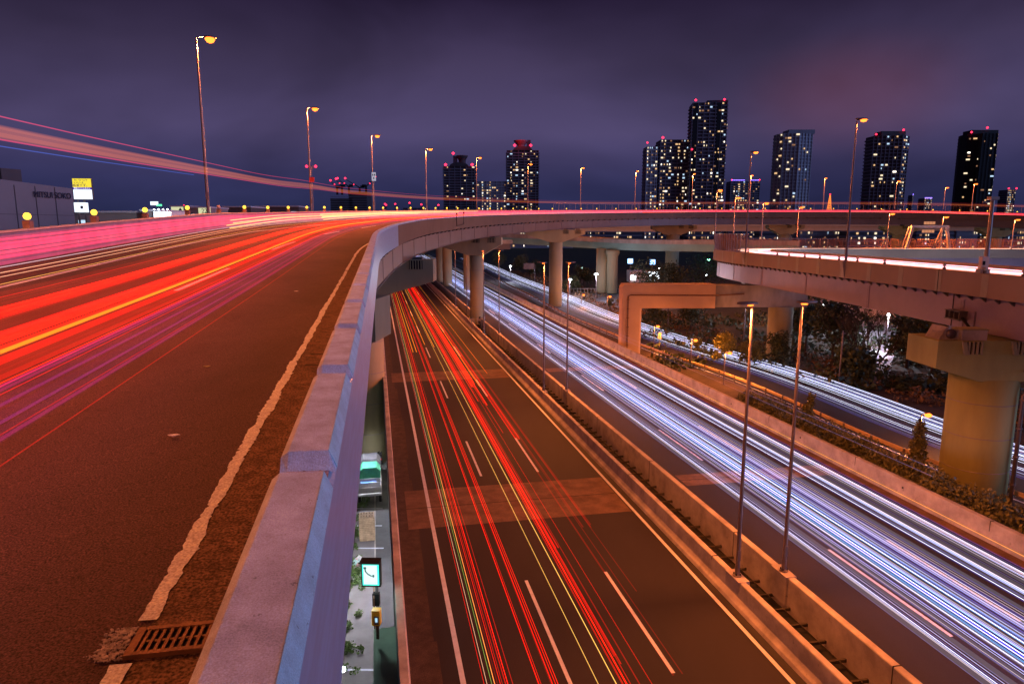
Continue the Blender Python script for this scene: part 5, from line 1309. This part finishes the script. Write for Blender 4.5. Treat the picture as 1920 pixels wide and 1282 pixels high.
for i, (px, py) in enumerate(((578, 404), (724, 386), (741, 384), (768, 382), (722, 384), (790, 385), (822, 386), (345, 387))):
    x = PY(px, py, 800); t = thing('aviation_mast', 'thin distant mast with a red aviation light above the outer deck wall, %s' % ORD[i], 'mast', (x.x, 800, -7.5), 0, 'distant masts with red lights')
    MB().box((0, 0, (x.z + 7.5) / 2), (.8, .8, x.z + 7.5)).build('mast', BLKF, t); beacon(t, (0, 0, x.z + 8.3), 1)
tower(755, 800, 390, 900, 'low dark block just left of the crowned towers', DARKF, SLAB_D, 20, 0, lit=.14, cols=10, seed=55, name='apartment_block', cat='building', group='low blocks behind the outer deck wall', wn=20, base_z=-7.5)

# ================================================================== LEFT: WAREHOUSE, SIGNS, LOW BUILDINGS
def put_text(body, size, loc, rot, mat, name, parent, extr=.02, align='CENTER', sx=1.0, fit=None):
    cu = bpy.data.curves.new(name, 'FONT'); cu.body = body; cu.size = size; cu.extrude = extr; cu.align_x = align; cu.align_y = 'CENTER'
    tmp = bpy.data.objects.new('tmp', cu); col.objects.link(tmp); bpy.context.view_layer.update()
    me = bpy.data.meshes.new_from_object(tmp.evaluated_get(bpy.context.evaluated_depsgraph_get())); bpy.data.objects.remove(tmp)
    me.materials.clear(); me.materials.append(mat); o = link(name, me, parent, loc); o.rotation_euler = rot; 
    if fit: xs = [v.co.x for v in me.vertices]; sx = fit / max(.01, max(xs) - min(xs))
    o.scale = (sx, 1, 1); return o
Yw = 175.0; a = PY(-60, 338, Yw * .86); b = PY(137, 354, Yw); wh = thing('warehouse', 'large plain grey warehouse with dark lettering behind the outer deck wall at the left edge', 'building')
WG = surf('warehouse_grey', (.25, .22, .24), .7, .1, .1, 0)
m = MB(); m.extr([Vector((a.x, a.y, -7.5)), Vector((b.x, b.y, -7.5)), Vector((b.x, b.y, b.z)), Vector((a.x, a.y, b.z + 1.5))], (-45, 46, 0)); m.build('wall', WG, wh)
dirw = (b - a); dirw.z = 0; dirw.normalize(); ry = math.atan2(dirw.y, dirw.x)
m = MB()
for k in range(6): v = a.lerp(b, k / 5); m.box((v.x + .1, v.y - .15, (b.z - 7) / 2), (.12, .12, b.z + 7), ry)
for z in (-1, 5.5, 12, 18.5): m.tube([(a.x, a.y - .1, z), (b.x, b.y - .1, z)], .07, 4)
m.build('panel_joints', surf('panel_joint', (.12, .11, .12), .8, .1, 1, 0), wh)
MB().box((PY(8, 340, 168).x, 168, b.z + 2.6), (5, 5, 3.2), ry).build('roof_house', BRNF, wh)
tl = PY(90, 366, Yw * .955)
tv_ = a + (b - a) * ((tl.x - a.x) / (b.x - a.x))
put_text('MITSUI SOKO', 2.0, (tv_.x - dirw.x * 1.7 + .4, tv_.y - dirw.y * 1.7 - .12, tl.z), (R(90), 0, ry), surf('navy_letter', (.02, .018, .05), .6, .1, 1, 0), 'lettering', wh, .08, fit=9.8)
# advertising tower
Ya = 120.0; a = PY(136, 335, Ya); b = PY(169, 335, Ya); c = PY(136, 374, Ya); wx = b.x - a.x; hz = a.z - c.z
sg = thing('advertising_tower', 'glowing yellow and white advertising board on a white lit box by the warehouse', 'sign', ((a.x + b.x) / 2, Ya, c.z - 10), R(8))
MB().box((0, .3, 10 + hz / 2), (wx, .5, hz + .1)).build('frame', POLE_D, sg)
YE = glow('yellow_board', (1, .80, .06), 1.0, False); WB = glow('white_board', (.75, .85, 1), 1.6, False)
MB().box((0, 0, 10 + hz * .79), (wx * .97, .12, hz * .56 * .98 - hz * .13)).build('yellow_board', YE, sg)
MB().box((0, 0, 10 + hz * .53), (wx * .97, .12, hz * .10)).build('blue_band', glow('blue_band', (.09, .03, .45), 1.0, False), sg)
MB().box((0, 0, 10 + hz * .24), (wx * .97, .12, hz * .46)).build('white_board', WB, sg)
sg.children[1].location = (0, 0, 0)
NV = surf('board_ink', (.05, .02, .30), .8, .1, 1, 0)
yc = 10 + hz * .79
for k, tx in enumerate(('ヒツジ?', 'いいえ、', '執事です。')):
    put_text(tx, hz * .125, (-wx * .04, -.10, yc + hz * (.125 - .128 * k)), (R(90), 0, 0), NV, 'lettering', sg, .02, fit=wx * (.66, .60, .76)[k])
put_text('物流コンシェルジュ', hz * .085, (0, -.10, 10 + hz * .53), (R(90), 0, 0), glow('band_ink', (1, 1, 1), 1.2, False), 'lettering', sg, .02, fit=wx * .85)
a2 = PY(139, 380, Ya); b2 = PY(159, 398, Ya)
MB().box((-wx * .18, .2, 10 - (c.z - (a2.z + b2.z) / 2)), (b2.x - a2.x, 1.4, a2.z - b2.z)).build('lit_box', WB, sg)
MB().box((-wx * .05, -.55, 10 - (c.z - (a2.z + b2.z) / 2)), (.4, .06, .5)).build('emblem', POLE_D, sg)
for x in (-.35, .0): 
    MB().box((wx * x, .3, 5), (.25, .25, 12)).build('leg', POLE_D, sg)
# low sheds and shop front
for i, (px0, px1, pyt, Y, lab, mt) in enumerate(((139, 270, 399, 125, 'long low pale shed with dark windows right of the advertising tower', WG), (266, 300, 396, 122, 'narrow pale shed beside the bright shop front', WG), (322, 352, 388, 150, 'lit yellowish shop block with a dark triangle sign left of the first lamp', WG), (352, 392, 390, 150, 'grey shop block behind the foot of the first lamp post', WG), (420, 470, 389, 170, 'dark low shed beyond the first lamp post', BRNF), (480, 560, 388, 200, 'dark low roofline between the first and second lamp posts', BRNF))):
    a = PY(px0, pyt, Y); b = PY(px1, pyt, Y); t = thing('low_shed', lab, 'building', ((a.x + b.x) / 2, Y, -7.5)); w = b.x - a.x; h = a.z + 7.5
    MB().box((0, 5, h / 2), (w, 10, h)).build('wall', mt, t); MB().box((0, 4.8, h + .15), (w + .4, 10.6, .3)).build('roof', SLAB, t)
    for k in range(max(2, int(w / 2.4))):
        if k % 3 != 2: MB().box((-w / 2 + 1.4 + k * 2.35, -.04, h - 1.9), (1.5, .1, 1.2)).build('window', BLACK if k % 4 else WINM[2], t)
b = PY(305, 405, 118); t = thing('shop_front', 'dazzling white floodlit shop front behind the unlit delineator', 'shop', (b.x, 118, -7.5)); hh = PY(305, 397, 118).z + 7.5
SW = glow('floodlit_front', (.8, .9, 1), 3.2, False)
MB().box((0, 3, hh / 2), (3.0, 6, hh)).build('wall', surf('shop_white', (0, 0, 0)), t); MB().box((0, -.1, hh - 1.5), (2.8, .2, 2.4)).build('window', SW, t)
for k in range(4): MB().lathe([(.03, -.12), (.14, 0), (.03, .12)], 8, (-1.1 + k * .75, -.5, hh + .35)).build('floodlight', G_COOL, t)
MB().box((-1.5, .5, hh + 1.4), (1.2, .3, .6)).build('sign_panel', WB, t); MB().box((-.7, .5, hh + 1.1), (.8, .3, .3)).build('sign_panel', glow('green_sign', (.1, .9, .35), 2, False), t)
put_light(L_COOL, t, (0, -2.5, hh))
b = PY(331, 398, 148); MB().extr([Vector((b.x - .8, 149.7, b.z - .3)), Vector((b.x + .8, 149.7, b.z - .3)), Vector((b.x, 149.7, b.z + 1))], (0, .15, 0)).build('triangle_board', BRNF, bpy.data.objects['low_shed.002']).matrix_parent_inverse = bpy.data.objects['low_shed.002'].matrix_basis.inverted()
b = PY(331, 396, 149.5); o = MB().box((b.x, 149.9, b.z), (2.6, .1, 1.9)).build('lit_wall_panel', glow('cream_panel', (.85, .85, .5), .8, False), bpy.data.objects['low_shed.002']); o.matrix_parent_inverse = bpy.data.objects['low_shed.002'].matrix_basis.inverted()
b = PY(382, 396, 149.5); t2_ = bpy.data.objects['low_shed.003']; put_text('22', 1.3, (0, 0, 0), (R(90), 0, 0), BRNF, 'lettering', t2_, .02).location = (b.x - t2_.location.x, -.2, b.z + 7.5)
MB().box((b.x - t2_.location.x, -.1, b.z + 7.5), (2.6, .1, 1.7)).build('lit_wall_panel', glow('cream_panel', (0, 0, 0), 1), t2_)
cool_lamp(177, 393, 420, 'white floodlight over the long low shed', None, z=-7.5, r=.5, grp='white lamps in the left background'); cool_lamp(206, 397, 422, 'smaller white lamp over the long low shed', None, z=-7.5, r=.3, grp='white lamps in the left background')

# ================================================================== THE STREET FAR BELOW (between parapet and side wall)
ST = -7.5
def sp_(px, py, z=ST): return P(px, py, z)
road_dir = math.atan2(1, K2) - math.pi / 2
tag(LR.sheet(-4.6, -.78, .0, 5, 78, 10).build('pavement', surf('street_pavement', (.19, .18, .19), .85, .25, .6, .2, 20)), kind='structure')
for o in (bpy.data.objects['pavement'],): o.location.z = ST + .02
k_ = LR.sheet(-.78, -.66, 0, 5, 60, 10).build('kerb_line', CONC); k_.location.z = ST + .03; k_['kind'] = 'structure'
for px, py in ((694, 1255), (688, 1027), (690, 953), (687, 985)):
    v = sp_(px, py, ST + .04); o = MB().box((0, 0, 0), (2.4, .16, .006)).build('bay_line', WHITE, None, False, (v.x, v.y, v.z)); o['kind'] = 'structure'
q = random.Random(8); m = MB()
B = []
for k in range(90):
    y = 22 + 52 * q.random(); v = sp_(655 + q.uniform(-14, 8) + (y - 22) * .35, 640 + 1, ST) if False else Vector((0, y, ST))
    x = K2 * y + q.uniform(-2.9, -1.5); B.append((x, y, ST + .15, q.uniform(.25, .5), .7))
tag(leafcloud(B, 9000, .09, 9).build('verge_weeds', surf('weed_green', (.09, .15, .04), .6, .4, 2, 0)), 'green weeds along the kerb of the street far below', 'weeds', kind='stuff')
def at_px(px, py, z=ST): return sp_(px, py, z)
# pallets
b = at_px(689, 1008); t = thing('pallet_stack', 'tall stack of wooden pallets on the street below behind the glowing sign', 'pallets', b, road_dir)
WD = surf('pallet_wood', (.50, .36, .24), .85, .35, 3, .2)
m = [0]
for k in range(13):
    p_ = MB(); z = .14 * k
    for j in range(6): p_.box((-.5 + j * .2, q.uniform(-.02, .02), z + .125), (.12, 1.1, .02))
    for j in range(3): p_.box((0, -.5 + j * .5, z + .06), (1.1, .1, .09))
    p_.build('pallet', WD, t)
# flatbed truck with covered loads
b = at_px(699, 925); tr = thing('parked_truck', 'white flatbed truck with slatted sides, blue box and green tarpaulin parked below', 'truck', (b.x - .2, b.y, ST), road_dir)
TW = surf('truck_white', (.62, .62, .66), .45, .12, 2, 0)
MB().box((0, 0, .95), (1.9, 5.6, .14)).build('flatbed', TW, tr)
for x in (-.93, .93):
    for z in (1.2, 1.4, 1.6): MB().box((x, 0, z), (.05, 5.4, .13)).build('side_slat', TW, tr)
for y in (-2.7, -1.6, -.6): MB().box((0, y, 1.35), (1.9, .05, .5)).build('slat_board', TW, tr)
MB().box((-.1, -1.1, 1.2), (1.3, .9, .35)).build('blue_box', surf('blue_plastic', (.05, .15, .6), .5, .1, 2, 0), tr)
MB().rings([[(x, y, z) for x, z in ((-.9, 1.05), (-.9, 2.0), (-.6, 2.35), (.6, 2.35), (.9, 2.0), (.9, 1.05))] for y in (-.1, 1.6)]).build('green_tarpaulin', surf('green_tarp', (.04, .28, .17), .7, .25, 3, .2, 8), tr)
MB().rings([[(x, y, z) for x, z in ((-.95, 1.05), (-.95, 2.1), (-.6, 2.5), (.6, 2.5), (.95, 2.1), (.95, 1.05))] for y in (1.8, 3.6)]).build('grey_canopy', surf('grey_tarp', (.10, .10, .12), .7, .25, 3, .2, 8), tr)
for x in (-.85, .85):
    for y in (-1.9, 2.2):
        w_ = MB().lathe([(.28, -.12), (.42, -.10), (.42, .10), (.28, .12)], 20).build('wheel', BLACK, tr, True, (x, y, .42)); w_.rotation_euler = (0, R(90), 0)
        MB().lathe([(.2, -.13), (.2, .13)], 12).build('rim', TW, w_)
b = at_px(700, 862); cr = thing('parked_car', 'dark parked car with bright tail end on the street far below', 'car', b, road_dir)
MB().rings([[(x, y, z) for y, z in ((-2.1, .3), (-2.1, .85), (-1.5, .95), (-1.0, 1.4), (.8, 1.42), (1.5, .95), (2.1, .8), (2.1, .3))] for x in (-.85, .85)]).build('body', surf('car_dark', (.03, .03, .035), .25, .1, 1, 0), cr)
MB().box((0, -1.28, 1.16), (1.3, .3, .3), 0, Matrix.Rotation(.75, 4, 'X')).build('rear_window', BLACK, cr)
for x in (-.7, .7): MB().box((x, -2.12, .75), (.25, .05, .15)).build('tail_light', surf('tail_red', (.6, .04, .04), .4, .1, 1, 0), cr)
for x in (-.8, .8):
    for y in (-1.3, 1.3): MB().lathe([(.2, -.1), (.32, -.08), (.32, .08), (.2, .1)], 16).build('wheel', BLACK, cr, True, (x, y, .32)).rotation_euler = (0, R(90), 0)
# rubbish heap
b = at_px(667, 1056); hp = thing('rubbish_heap', 'small heap of white and pink rubbish bags on the kerb below', 'rubbish', b)
for k in range(9):
    c = q.choice(((.6, .6, .62), (.6, .35, .36), (.3, .5, .5))); r = q.uniform(.14, .24)
    MB().lathe([(.02, 0), (r, r * .3), (r * .9, r), (r * .3, r * 1.5), (.04, r * 1.7)], 9, (q.uniform(-.3, .3), q.uniform(-.6, .6), q.uniform(0, .1))).build('bag', surf('bag_%.1f_%.1f' % c[:2], c, .5, .3, 6, .2), hp, True)
# street luminaires lighting the lane from above
L_ST = lampdata('street_cool_light', (.95, .92, 1.0), 3600, .2, 150)
for i, (px, py, pb, lab) in enumerate(((673, 793, 850, 'small white street lamp at the foot of the pier far below'), (664, 931, 1000, 'white street lamp leaning out beside the pallet stack'), (641, 1254, 1400, 'white street lamp at the bottom edge beside the parapet face'))):
    zt = -1.2; b = P(px, py, zt); t = thing('street_lamp', lab, 'street lamp', (b.x - .5, b.y, ST), 0, 'white lamps of the lower street')
    MB().lathe([(.06, 0), (.05, zt - ST)], 8).build('pole', POLE, t); MB().tube([(0, 0, zt - ST), (.4, 0, zt - ST + .1)], .03, 6).build('arm', POLE, t)
    MB().lathe([(.04, -.1), (.14, -.05), (.14, .03), (.04, .08)], 10, (.5, 0, zt - ST)).build('lens', G_COOL, t)
    put_light(L_ST, t, (.7, 0, zt - ST - .2))
# emergency telephone sign on the outside of the side wall
c = P(695, 1076, 1.9); sw = P(713, 1040, 2.2)
t = thing('telephone_sign', 'glowing white emergency telephone sign in a black frame beside the side wall', 'sign', c, R(-2))
d0 = c.y; px_m = F / ((c.y) * math.cos(PIT) + 13.2 * math.sin(PIT)); wS = 36 / px_m; hS = 48 / px_m / .93
MB().box((0, .12, 0), (wS, .2, hS)).build('frame', BLACK, t); MB().box((0, -.01, hS * .52), (wS * 1.04, .5, .03)).build('hood', BLACK, t)
MB().box((0, 0, -.0), (wS * .86, .06, hS * .84)).build('teal_border', glow('teal_border', (.05, .75, .62), 1.6, False), t)
MB().box((0, -.04, 0), (wS * .70, .05, hS * .72)).build('lit_panel', glow('phone_panel', (.80, 1, 1), 1.15, False), t)
m = MB(); pts = [(-.22, -.08, .22), (-.20, -.08, .08), (-.10, -.08, -.04), (.04, -.08, -.12), (.14, -.08, -.12)]
pts = [(x * wS * 1.2, y, z * hS * .9 + hS * .08) for x, y, z in pts]
m.tube(pts, .030, 6); m.box(pts[0], (.10, .03, .07)); m.box(pts[-1], (.07, .03, .10)); m.build('handset_emblem', surf('grey_ink', (.02, .03, .03), .6, .1, 1, 0), t)
MB().box((.18, .2, -hS / 2 - .75), (.12, .12, 1.6)).build('sign_post', POLE_D, t); MB().box((.16, .1, -hS / 2 - .55), (.26, .2, .5)).build('junction_box', BLACK, t)
put_light(lampdata('phone_sign_light', (.6, 1, .95), 60, .2), t, (0, -.5, 0))
c = P(706, 1155, 1.05); t = thing('emergency_phone', 'small yellow emergency phone box standing on a bracket outside the side wall', 'phone', c, R(-3))
MB().box((0, 0, 0), (.30, .26, .58)).build('phone_box', surf('phone_yellow', (.85, .62, .03), .4, .1, 3, 0), t); MB().box((.03, -.14, -.08), (.16, .03, .32)).build('phone_panel', POLE_D, t); MB().box((.03, -.165, -.05), (.09, .02, .16)).build('handset', glow('phone_lit', (.5, .8, 1), .8, False), t)
MB().box((.0, .1, -.6), (.1, .1, .7)).build('post', IRON, t)
# service platform bulging out of the wall
sP = U(700, 1215, 0)[0]; t = thing('service_platform', 'grey-green steel service platform hanging outside the side wall below the yellow phone', 'platform')
a_, b_ = U(698, 1150, -.2)[0], U(712, 1270, -.2)[0]
LR.sweep([(-.55, -.25), (-.55, -1.6), (.05, -2.4), (.29, -2.4), (.29, -.25)], b_ - 2, a_ - 1.0, 3).build('platform_body', surf('platform_green', (.28, .30, .24), .6, .2, 1, 0), t)
MB().tube([LR.at(a_ - 1, -.5, -.25), LR.at(a_ - 1, -.5, 1.0), LR.at(a_ + .2, -.5, 1.0), LR.at(a_ + .2, -.5, -.25)], .03, 6).build('hand_rail', IRON, t)
